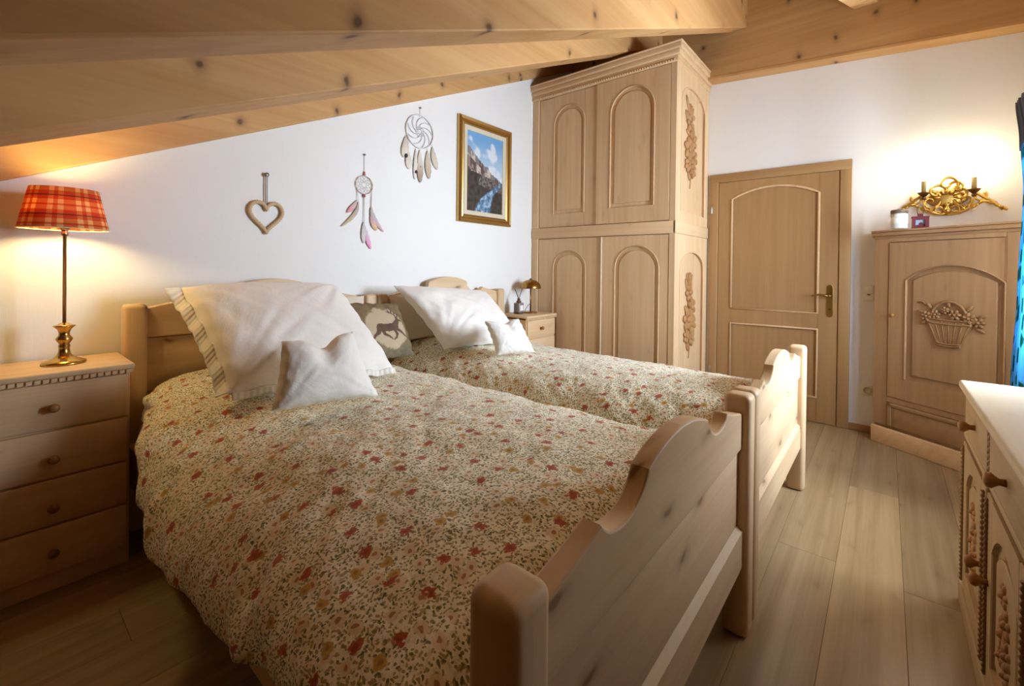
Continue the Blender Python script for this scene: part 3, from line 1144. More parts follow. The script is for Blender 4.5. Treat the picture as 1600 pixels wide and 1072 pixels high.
# ------------------------------------------------------------------ pillows and cushions
def pillow(name, BL, BR, TR, TL, thick, mat, label, cat, group=None, n=44, pinch=0.05, wrk=0.012, seed=0.0, dent=0.0, colfn=None, sag=0.0, back=0.35):
    BL, BR, TR, TL = map(Vector, (BL, BR, TR, TL))
    ctr = (BL + BR + TR + TL) / 4
    N = ((BR - BL).cross(TL - BL)).normalized()
    if N.y > 0: N = -N

    def prof(u, v):
        a, b = 1 - abs(2 * u - 1) ** 2.6, 1 - abs(2 * v - 1) ** 2.6
        return (max(0, a) * max(0, b)) ** 0.48

    def place(u, v, sgn):
        # pull the sides in between the corners
        uu = 0.5 + (u - 0.5) * (1 - pinch * (1 - (2 * v - 1) ** 2))
        vv = 0.5 + (v - 0.5) * (1 - pinch * (1 - (2 * u - 1) ** 2))
        if dent and v > 0.4:
            vv -= dent * (v - 0.4) / 0.6 * math.exp(-((u - 0.52) / 0.16) ** 2)
        p = BL * (1 - uu) * (1 - vv) + BR * uu * (1 - vv) + TR * uu * vv + TL * (1 - uu) * vv
        h = prof(u, v) * thick * (1 - sag * (v - 0.45))
        if dent: h *= 1 - 0.45 * math.exp(-((u - 0.52) / 0.13) ** 2) * smoothstep(0.45, 1.0, v)
        q = p * 1.0
        w = 0.0
        for (cu_, cv_, am) in ((0, 0, 1.0), (1, 0, 0.7), (0, 1, 0.5), (1, 1, 0.7)):
            du, dv = u - cu_, v - cv_
            r_ = math.hypot(du, dv)
            an = math.atan2(abs(dv), abs(du) + 1e-6)
            w += am * (noise.noise(Vector((an * 9 + 3 * cu_ + seed, r_ * 1.6, seed + cv_ * 5))) + 0.5 * noise.noise(Vector((an * 19 + seed, r_ * 2.5, 3 + cu_)))) * math.exp(-(r_ / 0.55) ** 2)
        w = wrk * (1.2 * w + 0.5 * noise.noise(Vector((u * 3 + v * 2 + seed, v * 5 - u * 3, seed))))
        edge = min(u, v, 1 - u, 1 - v)
        w *= smoothstep(0.0, 0.15, edge)
        ripple = (1 - smoothstep(0, 0.08, edge)) * 0.006 * sin(40 * u + 33 * v + seed)
        k = thick if sgn > 0 else back * thick
        return q + N * (sgn * h * (1 if sgn > 0 else back) + w * (1 if sgn > 0 else 0.3) + ripple)
    mb = MB()
    mb.grid(lambda u, v: place(u, v, 1), n, n, lambda u, v: (u, v), colfn)
    mb.grid(lambda u, v: place(u, v, -1), n, n, lambda u, v: (u, v), colfn, flip=True)
    base = tuple((BL + BR) / 2)
    T = Thing(name, base, label, cat, group)
    o = T.part('cover' if False else 'pillowcase', mb, mat)
    return T, place


def hem_strip(T, place, edge, mat, width=0.045, name='lace_trim'):
    """ribbed flat border along one edge of a pillow"""
    mb = MB()
    n = 60
    def f(u, v):
        a = 0.01 + 0.98 * u
        if edge == 'left': p, q = place(0.0, a, 1), place(0.06, a, 1)
        elif edge == 'bottom': p, q = place(a, 0.0, 1), place(a, 0.06, 1)
        else: p, q = place(1.0, a, 1), place(0.94, a, 1)
        d = (p - q)
        d.y *= 0.3
        d = d.normalized()
        rib = 0.0015 * sin(u * 190)
        return p + d * (width * (v - 0.15) + (0.002 * sin(u * 60) if v > 0.6 else 0)) + Vector((0, -0.006 - rib, 0.004))
    mb.grid(f, n * 3, 4)
    o = T.part(name, mb, mat)
    solidify(o, 0.005, 0)
    return o


wc = cotton()
T, pf = pillow('pillow', (-3.53, -0.78, 0.700), (-2.835, -0.81, 0.685), (-2.83, -0.215, 1.075), (-3.575, -0.26, 1.085), 0.13, wc, 'large white pillow with lace edge against the headboard nearest the tartan lamp', 'pillow', 'large white pillows', seed=1.0, wrk=0.016, sag=-0.1)
hem_strip(T, pf, 'left', cotton('white_lace', '#f6f1e8', '#e6dccb'), 0.05)
hem_strip(T, pf, 'bottom', cotton('white_lace', '#f6f1e8', '#e6dccb'), 0.03)
T, pf = pillow('pillow', (-2.31, -0.55, 0.680), (-1.80, -0.78, 0.682), (-1.60, -0.20, 1.0), (-2.475, -0.245, 1.07), 0.155, wc, 'large white pillow against the headboard beside the wardrobe', 'pillow', 'large white pillows', seed=5.0, wrk=0.018)
beige = cotton('beige_cotton', '#e3d3bc', '#d2bea2')
pillow('pillow', (-3.15, -0.17, 0.70), (-2.66, -0.19, 0.70), (-2.60, -0.118, 1.004), (-3.15, -0.118, 1.0), 0.026, beige, 'cream pillow behind the deer cushion, left of the two bed posts', 'pillow', 'cream back pillows', seed=3, n=20, wrk=0.006, pinch=0.0)
pillow('pillow', (-2.42, -0.19, 0.70), (-1.95, -0.17, 0.70), (-1.95, -0.118, 1.0), (-2.42, -0.118, 1.004), 0.028, beige, 'cream pillow behind the deer cushion, right of the two bed posts', 'pillow', 'cream back pillows', seed=4, n=20, wrk=0.006, pinch=0.0)
T, pf = pillow('cushion', (-3.475, -1.02, 0.675), (-3.105, -1.10, 0.668), (-3.165, -1.00, 0.925), (-3.425, -0.98, 0.915), 0.075, wc, 'small white cushion leaning on the large lace-edged pillow', 'cushion', 'small white cushions', n=30, dent=0.16, seed=9, wrk=0.010)
T, pf = pillow('cushion', (-2.235, -0.93, 0.680), (-2.005, -1.03, 0.680), (-2.045, -0.93, 0.880), (-2.27, -0.86, 0.880), 0.065, wc, 'small white cushion leaning on the large pillow beside the wardrobe', 'cushion', 'small white cushions', n=30, dent=0.10, seed=12, wrk=0.008)


# deer cushion: running stag in a pale clearing
def segd(p, a, b):
    ax, ay = a; bx, by = b
    dx, dy = bx - ax, by - ay
    t = max(0, min(1, ((p[0] - ax) * dx + (p[1] - ay) * dy) / (dx * dx + dy * dy + 1e-12)))
    return math.hypot(p[0] - ax - t * dx, p[1] - ay - t * dy), t


def taper(p, pts, r0, r1):
    n = len(pts) - 1
    for i in range(n):
        d, t = segd(p, pts[i], pts[i + 1])
        k = (i + t) / n
        if d < r0 + (r1 - r0) * k: return True
    return False


def deer_col(u, v):
    p = (u, v)
    n1 = noise.noise(Vector((u * 9, v * 9, 1))) * 0.5 + noise.noise(Vector((u * 22, v * 22, 4))) * 0.35
    bg = Vector((0.20, 0.135, 0.062)) * (1 + 0.7 * n1)
    bg2 = Vector((0.17, 0.14, 0.085)) * (1 + 0.6 * n1)
    c = bg.lerp(bg2, smoothstep(0.3, 0.0, v))
    d = math.hypot((u - 0.56) / 0.36, (v - 0.46) / 0.37) + n1 * 0.22
    c = c.lerp(Vector((0.50, 0.385, 0.255)), 1 - smoothstep(0.92, 1.02, d))
    body = Vector((0.115, 0.062, 0.042))
    X = lambda x, y: (x, y)
    hit = taper(p, [X(0.44, 0.46), X(0.56, 0.45), X(0.70, 0.475)], 0.072, 0.066)
    hit |= taper(p, [X(0.70, 0.49), X(0.76, 0.555), X(0.795, 0.60)], 0.055, 0.030)
    hit |= taper(p, [X(0.785, 0.61), X(0.84, 0.60), X(0.868, 0.585)], 0.028, 0.014)
    hit |= taper(p, [X(0.785, 0.62), X(0.765, 0.65)], 0.012, 0.006)
    hit |= taper(p, [X(0.40, 0.44), X(0.36, 0.37), X(0.29, 0.33), X(0.24, 0.27)], 0.042, 0.009)
    hit |= taper(p, [X(0.44, 0.42), X(0.46, 0.34), X(0.53, 0.30), X(0.58, 0.25)], 0.036, 0.009)
    hit |= taper(p, [X(0.66, 0.42), X(0.69, 0.34), X(0.66, 0.28), X(0.60, 0.24)], 0.034, 0.008)
    hit |= taper(p, [X(0.71, 0.43), X(0.78, 0.38), X(0.84, 0.32), X(0.89, 0.28)], 0.034, 0.008)
    hit |= taper(p, [X(0.385, 0.48), X(0.365, 0.46)], 0.016, 0.010)
    for q in ([X(0.79, 0.63), X(0.77, 0.70), X(0.70, 0.74), X(0.645, 0.765)], [X(0.775, 0.69), X(0.775, 0.76)], [X(0.73, 0.725), X(0.74, 0.79)], [X(0.69, 0.745), X(0.69, 0.80)], [X(0.80, 0.635), X(0.825, 0.69), X(0.815, 0.75)], [X(0.825, 0.69), X(0.86, 0.72)]):
        hit |= taper(p, q, 0.013, 0.008)
    if hit: c = body * (1 + 0.5 * n1)
    return (c.x, c.y, c.z, 1)


dmat = vcol('printed_linen', 0.9)
pillow('cushion', (-2.84, -0.515, 0.672), (-2.455, -0.440, 0.650), (-2.475, -0.285, 0.955), (-2.890, -0.275, 0.985), 0.060, dmat, 'olive cushion printed with a running stag, between the two large pillows', 'cushion', n=110, wrk=0.003, pinch=0.03, colfn=deer_col, back=0.3)

# ------------------------------------------------------------------ tartan table lamp
lx, ly, lz = -3.905, -0.185, 0.797
T = Thing('table_lamp', (lx, ly, lz), 'brass candlestick table lamp with red tartan shade on the left chest', 'lamp')
T.part('lamp_base', MB().lathe([(0.0, 0), (0.062, 0), (0.064, 0.004), (0.062, 0.010), (0.050, 0.016), (0.032, 0.024), (0.020, 0.036), (0.0165, 0.05), (0.0155, 0.064), (0.0175, 0.070), (0.0145, 0.078), (0.0235, 0.094), (0.024, 0.100), (0.016, 0.112), (0.0155, 0.122),
                                (0.020, 0.136), (0.031, 0.147), (0.032, 0.150), (0.022, 0.152), (0.011, 0.160), (0.0, 0.162)], (lx, ly, lz), 28), BRASS())
T.part('stem', MB().lathe([(0.0055, 0.158), (0.0055, 0.50), (0.010, 0.503), (0.011, 0.512), (0.008, 0.518), (0.012, 0.524), (0.012, 0.530), (0, 0.530)], (lx, ly, lz), 14), plain('brushed_steel', '#b59a80', 0.3, 1.0))
T.part('socket', MB().lathe([(0.016, 0.530), (0.0165, 0.565), (0.013, 0.575), (0, 0.575)], (lx, ly, lz), 16), plain('dark_socket', '#5a4a2a', 0.5))
T.part('bulb', MB().ball((lx, ly, lz + 0.600), (0.022, 0.022, 0.028), 14, 10), emit('lamp_bulb', '#ffd9a0', 6))
sh = MB().lathe([(0.1245, 0.527), (0.094, 0.682)], (lx, ly, lz), 48, uv=True, sy=0.98)
so = T.part('lamp_shade', sh, tartan())
solidify(so, 0.003, 0)
T.part('shade_rim', MB().tube([(lx + 0.125 * cos(a), ly + 0.122 * sin(a), lz + 0.527) for a in [2 * pi * i / 48 for i in range(48)]], 0.0022, 6, True), plain('cream_tape', '#f2dcae', 0.7))
l = lamp('tartan_lamp_light', 'POINT', (lx, ly, lz + 0.592), 12.0, (1.0, 0.80, 0.36), 0.04)

# ------------------------------------------------------------------ small brass lamp and reed diffuser
bx, by, bz = -0.99, -0.165, 0.786
T = Thing('table_lamp', (bx, by, bz), 'small brass mushroom lamp on the chest beside the wardrobe', 'lamp')
br = plain('antique_brass', '#a07a42', 0.28, 1.0)
T.part('lamp_base', MB().lathe([(0, 0), (0.060, 0), (0.060, 0.008), (0.054, 0.011), (0.010, 0.013), (0, 0.013)], (bx, by, bz), 28), br)
T.part('stem', MB().lathe([(0.006, 0.012), (0.006, 0.235)], (bx, by, bz), 12), br)
sh = MB().lathe([(0.096, 0.222), (0.096, 0.228), (0.090, 0.256), (0.072, 0.280), (0.045, 0.295), (0.012, 0.302), (0.010, 0.312), (0, 0.314)], (bx, by, bz), 32)
T.part('lamp_shade', sh, br)
T.part('cord', MB().tube([(bx - 0.05, by + 0.02, bz + 0.004), (bx - 0.075, by, bz + 0.03), (bx - 0.06, by - 0.01, bz + 0.055), (bx - 0.03, by, bz + 0.075), (bx - 0.006, by, bz + 0.08)], 0.0022, 6), plain('dark_cord', '#3a3530', 0.6))
dx_, dy_ = -1.135, -0.15
T = Thing('reed_diffuser', (dx_, dy_, bz), 'glass reed diffuser bottle with two dark reeds beside the brass lamp', 'diffuser')
T.part('bottle', MB().box(dx_ - 0.033, dx_ + 0.033, dy_ - 0.033, dy_ + 0.033, bz, bz + 0.098, 0.008, 3), plain('smoked_glass', '#8d8681', 0.1, 0.0, Alpha=1.0))
T.part('liquid_band', MB().box(dx_ - 0.0335, dx_ + 0.0335, dy_ - 0.0335, dy_ + 0.0335, bz + 0.001, bz + 0.022, 0.006), plain('amber_oil', '#5d4a45', 0.2))
T.part('bottle_label', MB().box(dx_ - 0.022, dx_ + 0.022, dy_ - 0.0355, dy_ - 0.0325, bz + 0.03, bz + 0.076, 0.001, 1), plain('paper_label', '#efe9de', 0.8))
T.part('cap', MB().lathe([(0.022, 0.096), (0.022, 0.112), (0.014, 0.118), (0.013, 0.136), (0, 0.136)], (dx_, dy_, bz), 14), plain('dark_wood_cap', '#5e3f35', 0.5))
for (a, b) in ((-0.045, 0.01), (0.040, -0.005)):
    T.part('reed', MB().tube([(dx_ - a * 0.1, dy_, bz + 0.12), (dx_ + a, dy_ + b, bz + 0.225)], 0.0035, 6), plain('dark_reed', '#2d2a2b', 0.7))

# ------------------------------------------------------------------ things on the head wall
hx, hz = -3.127, 1.465
T = Thing('heart_wreath', (hx, 0, hz), 'straw heart hanging by a ribbon from the wall above the bed', 'wall decoration')
def heart(t):
    a = 2 * pi * t
    return (16 * sin(a) ** 3 / 16.5, (13 * cos(a) - 5 * cos(2 * a) - 2 * cos(3 * a) - cos(4 * a)) / 16.5)
hp = [(hx + 0.085 * heart(i / 120)[0], -0.014, 1.468 + 0.096 * heart(i / 120)[1]) for i in range(120)]
T.part('straw_ring', MB().tube(hp, lambda t: 0.0105 + 0.0022 * sin(t * 420) , 8, True), plain('straw', '#cfb18a', 0.9))
T.part('ribbon', MB().box(hx - 0.006, hx - 0.001, -0.016, -0.010, 1.512, 1.690, 0.001, 1).box(hx + 0.003, hx + 0.007, -0.013, -0.009, 1.512, 1.690, 0.001, 1), plain('taupe_ribbon', '#a99685', 0.8))
T.part('hook', MB().lathe([(0.006, 0), (0.006, -0.014), (0.012, -0.016), (0.012, -0.019), (0, -0.019)], (hx, -0.002, 1.692), 10, 'y'), plain('nail', '#a99f96', 0.4, 0.8))


def feather(T, top, L, w, ang, c0, c1, curl=0.02, yo=-0.006):
    """flat curved feather with a quill; ang from straight down"""
    d = Vector((sin(ang), 0, -cos(ang)))
    s = Vector((cos(ang), 0, sin(ang)))
    def f(u, v):
        ww = 1.1 * w * (sin(pi * min(1, v * 0.95 + 0.03)) ** 0.65) * (0.55 + 0.6 * v)
        q = Vector(top) + d * (L * v) + s * (ww * (u - 0.5) * 2 + curl * v * v * L * 2)
        q.y = yo - 0.004 * sin(pi * v) - 0.004 * (1 - abs(2 * u - 1)) + 0.003 * sin(30 * v + u * 8)
        return q
    def c(u, v):
        k = smoothstep(0.2, 0.85, v)
        a, b = lin(c0), lin(c1)
        return tuple(a[i] + (b[i] - a[i]) * k for i in range(3)) + (1,)
    o = T.part('feather', MB().grid(f, 6, 14, None, c), vcol('feather_vane', 0.8))
    solidify(o, 0.002, 0)
    return o


def dreamcatcher(label, cx, cz, R, hoopc, webc, top, beads, feathers, spiral=False):
    T = Thing('dreamcatcher', (cx, 0, cz), label, 'dreamcatcher')
    yo = -0.008
    T.part('hoop', MB().tube([(cx + R * cos(a), yo, cz + R * sin(a)) for a in [2 * pi * i / 72 for i in range(72)]], lambda t: R * 0.045 + 0.0006 * sin(t * 500), 8, True), plain('hoop_' + hoopc[1:], hoopc, 0.8))
    wb = MB()
    if spiral:
        for k in range(9):
            a0 = 2 * pi * k / 9
            wb.tube([(cx + R * 0.93 * t * cos(a0 + 1.5 * (1 - t)), yo, cz + R * 0.93 * t * sin(a0 + 1.5 * (1 - t))) for t in [0.12 + 0.88 * i / 12 for i in range(13)]], 0.0024, 5)
        for rr in (0.30,):
            wb.tube([(cx + R * rr * cos(a), yo, cz + R * rr * sin(a)) for a in [2 * pi * i / 32 for i in range(32)]], 0.0016, 5, True)
    else:
        for ring, (r0, r1) in enumerate(((0.97, 0.70), (0.70, 0.45), (0.45, 0.22))):
            n = 10
            zig = []
            for k in range(n):
                a = 2 * pi * (k + ring * 0.5) / n
                b = 2 * pi * (k + 0.5 + ring * 0.5) / n
                zig += [(cx + R * r0 * cos(a), yo, cz + R * r0 * sin(a)), (cx + R * r1 * cos(b), yo, cz + R * r1 * sin(b))]
            wb.tube(zig, 0.0014, 4, True)
    T.part('web', wb, plain('thread_' + webc[1:], webc, 0.8))
    T.part('cord', MB().tube([(cx, yo + 0.004, cz + R), (cx, -0.005, top)], 0.0014, 5), plain('thread_' + webc[1:], webc, 0.8))
    T.part('nail', MB().lathe([(0.004, 0), (0.004, -0.008), (0.007, -0.010), (0, -0.011)], (cx, -0.002, top), 8, 'y'), plain('nail', '#a99f96', 0.4, 0.8))
    for (bx_, bz_, r, c) in beads:
        T.part('bead', MB().ball((bx_, yo - 0.004, bz_), (r, r, r * 1.15), 8, 6), plain('bead_' + c[1:], c, 0.4))
    for (fx_, fz_, L, w, a, c0, c1, cu, anchor) in feathers:
        f = feather(T, (fx_, 0, fz_), L, w, a, c0, c1, cu)
        T.part('string', MB().tube([(fx_, yo, fz_ + 0.002), (anchor[0], yo, anchor[1])], 0.0012, 5), plain('thread_' + webc[1:], webc, 0.8))
    return T


c1x, c1z = -2.541, 1.727
dreamcatcher('small dreamcatcher with pink and tan feathers, second decoration from the lamp', c1x, c1z, 0.060, '#c9b4a6', '#b9aba2', 1.925,
             [(c1x - 0.002, 1.655, 0.010, '#b06a68'), (c1x, 1.795, 0.007, '#d0857a'), (c1x, 1.808, 0.006, '#d0857a')],
             [(-2.592, 1.62, 0.105, 0.017, -0.45, '#cdbab0', '#e59aa6', -0.1, (-2.592, 1.70)),
              (-2.583, 1.61, 0.165, 0.017, 0.02, '#b5a99d', '#cbb391', -0.35, (-2.590, 1.70)),
              (-2.488, 1.59, 0.150, 0.022, -0.10, '#bdb4ae', '#d4b4b6', 0.35, (-2.486, 1.70)),
              (-2.496, 1.53, 0.105, 0.020, 0.35, '#d4aab0', '#e0b98a', 0.05, (-2.487, 1.70)),
              (-2.545, 1.485, 0.140, 0.018, 0.02, '#cdc7c2', '#ddcfc8', 0.0, (-2.543, 1.66)),
              (-2.538, 1.47, 0.165, 0.017, 0.12, '#cfc6c8', '#eda3c6', 0.08, (-2.541, 1.66))])
c2x, c2z = -2.103, 2.185
dreamcatcher('large white dreamcatcher with beige feathers beside the painting', c2x, c2z, 0.120, '#e4dfda', '#cfcac7', 2.36,
             [(-2.225, 1.985, 0.014, '#3c3836'), (-2.138, 1.885, 0.012, '#3c3836'), (-2.10, 1.93, 0.006, '#8c857f')],
             [(-2.225, 2.125, 0.155, 0.030, -0.02, '#cfc1ae', '#e0d2be', -0.05, (-2.215, 2.145)),
              (-2.205, 2.025, 0.130, 0.028, 0.06, '#d8ccbc', '#e2d6c6', 0.0, (-2.20, 2.11)),
              (-2.14, 2.05, 0.22, 0.018, -0.02, '#ddd2c4', '#e8dfd2', 0.0, (-2.14, 2.07)),
              (-2.105, 2.05, 0.235, 0.028, 0.03, '#dccfbe', '#b0957f', 0.0, (-2.105, 2.065)),
              (-2.035, 2.06, 0.205, 0.028, 0.0, '#cfc0a9', '#c4b096', 0.04, (-2.04, 2.08)),
              (-1.990, 2.10, 0.165, 0.028, 0.08, '#cfc1ab', '#dacbb6', 0.1, (-2.0, 2.12))], True)

# painting
PX0, PX1, PZ0, PZ1 = -1.742, -1.118, 1.563, 2.420
T = Thing('painting', ((PX0 + PX1) / 2, 0, PZ0), 'gilt framed oil painting of houses above a mountain river', 'painting')
gm = plain('gilt_frame', '#c7a465', 0.36, 1.0)
prof = [(0.0, 0.002), (0.0, 0.030), (0.010, 0.040), (0.028, 0.036), (0.040, 0.022), (0.052, 0.026), (0.062, 0.020), (0.066, 0.006)]
W2, H2 = PX1 - PX0, PZ1 - PZ0


def mitre(T, name, mat, x0, x1, z0, z1, prof):
    """four mitred rails following a moulding profile (inset, depth)"""
    cs = [(x0, z0, 1, 1), (x1, z0, -1, 1), (x1, z1, -1, -1), (x0, z1, 1, -1)]
    for k in range(4):
        a, b = cs[k], cs[(k + 1) % 4]
        vs, fs = [], []
        for c in (a, b):
            for (i, d) in prof: vs.append((c[0] + c[2] * i, -d, c[1] + c[3] * i))
        n = len(prof)
        for i in range(n - 1): fs.append([i, n + i, n + i + 1, i + 1])
        fs.append([n - 1, 2 * n - 1, n, 0])
        T.part(name, MB().add(vs, fs), mat)


mitre(T, 'frame_rail', gm, PX0, PX1, PZ0, PZ1, prof)
mitre(T, 'liner', plain('linen_liner', '#d8cbb0', 0.8), PX0 + 0.064, PX1 - 0.064, PZ0 + 0.064, PZ1 - 0.064, [(0.0, 0.006), (0.0, 0.020), (0.036, 0.016), (0.038, 0.006)])


def paint(u, v):
    n = lambda s, k=0.0: noise.noise(Vector((u * s + k, v * s * 1.3, k)))
    sky = Vector((0.16, 0.36, 0.62)).lerp(Vector((0.42, 0.55, 0.66)), smoothstep(0.95, 0.55, v))
    cl = smoothstep(0.10, 0.4, n(3.5, 3) + 0.35 * n(9, 5) + 0.9 * (0.80 - v - 0.25 * abs(u - 0.2)) )
    c = sky.lerp(Vector((0.72, 0.74, 0.76)), cl * 0.9)
    ridge = 0.86 - 0.42 * u + 0.05 * n(7, 2)
    if v < ridge - 0.04: c = Vector((0.22, 0.19, 0.19)) * (1 + 0.35 * n(16, 7))
    top = 0.76 - 0.40 * u + 0.035 * (1 if int(u * 9) % 2 else -1)
    low = 0.52 - 0.10 * u
    if v < top and v > low:
        k = n(28, 9)
        hn = noise.cell(Vector((u * 8, (v + 0.40 * u) * 7, 2))) + 0.5 * noise.cell(Vector((u * 22, (v + 0.40 * u) * 20, 7)))
        c = Vector((0.55, 0.48, 0.40)) if hn > 0.15 else (Vector((0.30, 0.22, 0.18)) if hn > -0.3 else Vector((0.10, 0.07, 0.06)))
        c = c * (1 + 0.3 * k)
    if v <= low:
        c = Vector((0.045, 0.033, 0.025)) * (1 + 0.8 * n(14, 1))
        if v > low - 0.14 and u > 0.35 + 0.2 * n(5, 4): c = c.lerp(Vector((0.34, 0.29, 0.25)), 0.6 * (0.5 + n(24, 6)))
    # river widening toward the viewer
    cen = 0.93 - 0.50 * smoothstep(0.46, 0.05, v) + 0.03 * sin(v * 18)
    wd = 0.04 + 0.20 * smoothstep(0.48, 0.0, v)
    if v < 0.42:
        d = abs(u - cen) / wd
        if d < 1:
            k = n(10, 11) + 0.6 * n(24, 13)
            w = Vector((0.06, 0.14, 0.25)).lerp(Vector((0.42, 0.58, 0.68)), smoothstep(-0.1, 0.8, k + 0.25 * (1 - d)))
            c = c.lerp(w, 1 - smoothstep(0.7, 1.0, d))
    if u > 0.86 - 0.3 * (0.3 - v) and v < 0.24: c = Vector((0.05, 0.04, 0.03)) * (1 + n(18, 3))
    return (max(0, c.x), max(0, c.y), max(0, c.z), 1)


ix0, ix1, iz0, iz1 = PX0 + 0.095, PX1 - 0.095, PZ0 + 0.095, PZ1 - 0.095
cv = MB().grid(lambda u, v: (ix0 + (ix1 - ix0) * u, -0.010, iz0 + (iz1 - iz0) * v), 100, 140, None, paint)
cv.box(ix0, ix1, -0.009, -0.003, iz0, iz1)
T.part('canvas', cv, vcol('oil_paint', 0.45))

# ------------------------------------------------------------------ sconce
sx0, sy0, sz0 = 0.0, -3.02, 1.70
sf = frame_xf((0, sy0, sz0), (0, -1, 0), (0, 0, 1), (-1, 0, 0))      # u to the right along the wall
T = Thing('wall_sconce', (0, sy0, sz0), 'gilt scrollwork wall light with two candle bulbs above the corner cabinet', 'wall light')
gl = GOLD()
sc = MB(sf)


def scroll(c, r0, r1, a0, turns, thick, n0=0.02, flat=0.7):
    pts = []
    for i in range(31):
        t = i / 30
        r = r0 + (r1 - r0) * t
        a = a0 + turns * 2 * pi * t
        pts.append((c[0] + r * cos(a), c[1] + r * sin(a), n0 + 0.012 * sin(pi * t)))
    sc.tube(pts, lambda t: thick * (1 - 0.55 * t), 8)


scroll((0.0, 0.095), 0.055, 0.012, -0.6, 1.1, 0.012, 0.03)
scroll((0.045, 0.07), 0.04, 0.010, 2.6, -1.0, 0.010, 0.03)
scroll((-0.055, 0.045), 0.052, 0.012, 0.2, 1.0, 0.011, 0.03)
scroll((0.06, 0.02), 0.05, 0.012, 2.9, -1.1, 0.011, 0.03)
for s_ in (-1, 1):
    scroll((s_ * 0.085, -0.02), 0.05, 0.012, pi / 2 + s_ * 1.4, s_ * 1.1, 0.011, 0.02)
    scroll((s_ * 0.035, -0.075), 0.045, 0.010, pi / 2 + s_ * 0.5, s_ * 1.2, 0.010, 0.02)
    scroll((s_ * 0.155, 0.0), 0.035, 0.010, pi / 2 - s_ * 0.8, -s_ * 1.0, 0.010, 0.02)
    # long lower sweep out to the leafy tips
    sc.tube([(0.0, -0.105, 0.02), (s_ * 0.06, -0.100, 0.03), (s_ * 0.12, -0.070, 0.03), (s_ * 0.17, -0.035, 0.03), (s_ * 0.215, -0.035, 0.025), (s_ * 0.265, -0.095, 0.02)], lambda t: 0.013 - 0.005 * t, 8)
    sc.tube([(s_ * 0.02, 0.03, 0.025), (s_ * 0.08, 0.055, 0.03), (s_ * 0.13, 0.03, 0.03), (s_ * 0.19, -0.02, 0.03), (s_ * 0.235, -0.05, 0.02)], lambda t: 0.012 - 0.004 * t, 8)
    for k in range(5):
        t = k / 4
        sc.ball((s_ * (0.19 + 0.085 * t), -0.035 - 0.055 * t, 0.025), (0.020 - 0.004 * t, 0.011, 0.012), 8, 6, Matrix.Rotation(-s_ * 0.6 + (0.8 if k % 2 else -0.5) * 0.5, 3, 'Z'))
    for k in range(4):
        sc.ball((s_ * (0.04 + 0.04 * k), -0.095 + 0.018 * k, 0.035), (0.016, 0.009, 0.010), 8, 5, Matrix.Rotation(s_ * (0.4 + 0.4 * (k % 2)), 3, 'Z'))
for k in range(7):
    a = pi * k / 6
    sc.ball((0.05 * cos(a), 0.005 + 0.04 * sin(a), 0.036), (0.020, 0.010, 0.010), 8, 5, Matrix.Rotation(a, 3, 'Z'))
sc.ball((0.0, -0.085, 0.035), (0.022, 0.022, 0.014), 12, 6)
sc.ball((0.0, 0.0, 0.012), (0.11, 0.055, 0.014), 16, 6)
T.part('scrollwork', sc, gl)
for s_ in (-1, 1):
    u = s_ * 0.1235
    T.part('arm', MB(sf).tube([(s_ * 0.06, -0.05, 0.03), (s_ * 0.085, -0.085, 0.06), (u * 0.95, -0.075, 0.08), (u * 1.02, -0.02, 0.085), (u, 0.02, 0.08)], 0.0045, 8), gl)
    T.part('curl', MB(sf).tube([(u + s_ * (0.0 + 0.022 * cos(a)), -0.07 + 0.022 * sin(a), 0.06) for a in [2.2 + 5.0 * i / 16 for i in range(17)]], 0.003, 6), plain('pale_gilt', '#d9c591', 0.4, 1.0))
    def wp(p): return p
    cm = frame_xf((0, sy0 - u, sz0), (1, 0, 0), (0, 1, 0), (0, 0, 1))
    T.part('drip_pan', MB(cm).lathe([(0.0, 0.015), (0.012, 0.015), (0.030, 0.034), (0.034, 0.042), (0.026, 0.040), (0.010, 0.030), (0, 0.030)], (-0.08, 0, 0), 18), plain('dark_gilt', '#6d4a2a', 0.45, 0.8))
    T.part('cup', MB(cm).lathe([(0.0, -0.01), (0.010, -0.008), (0.014, 0.004), (0.010, 0.016)], (-0.08, 0, 0), 14), plain('dark_gilt', '#6d4a2a', 0.45, 0.8))
    T.part('candle', MB(cm).lathe([(0.0135, 0.036), (0.0135, 0.118), (0.011, 0.121), (0, 0.121)], (-0.08, 0, 0), 16), plain('candle_sleeve', '#b9a06c', 0.6))
    T.part('bulb', MB(cm).lathe([(0.008, 0.119), (0.016, 0.140), (0.017, 0.152), (0.010, 0.178), (0.002, 0.198), (0, 0.199)], (-0.08, 0, 0), 14), emit('candle_bulb', '#ffe9bd', 30))
    lamp('sconce_light', 'POINT', (-0.080, sy0 - u, sz0 + 0.235), 2.5, (1.0, 0.90, 0.64), 0.02)

# ------------------------------------------------------------------ on the corner cabinet
jx, jy, jz = -0.322, -2.765, 1.482
T = Thing('candle_jar', (jx, jy, jz), 'white candle jar with dark lid on the corner cabinet', 'candle jar')
T.part('jar', MB().lathe([(0, 0), (0.040, 0), (0.044, 0.005), (0.044, 0.092), (0.040, 0.100), (0, 0.100)], (jx, jy, jz), 24), plain('milky_glass', '#dcd8cc', 0.2))
T.part('lid', MB().lathe([(0, 0.100), (0.046, 0.100), (0.046, 0.120), (0.043, 0.123), (0, 0.123)], (jx, jy, jz), 24), plain('dark_lid', '#6e5a48', 0.45))
T.part('jar_label', MB().lathe([(0.0445, 0.03), (0.0445, 0.075)], (jx, jy, jz), 24), plain('jar_paper', '#f2efe6', 0.8))
tx, ty = -0.262, -2.873
lf_ = frame_xf((tx, ty, jz), (0, -1, 0), (0, 0, 1), (-1, 0, 0))
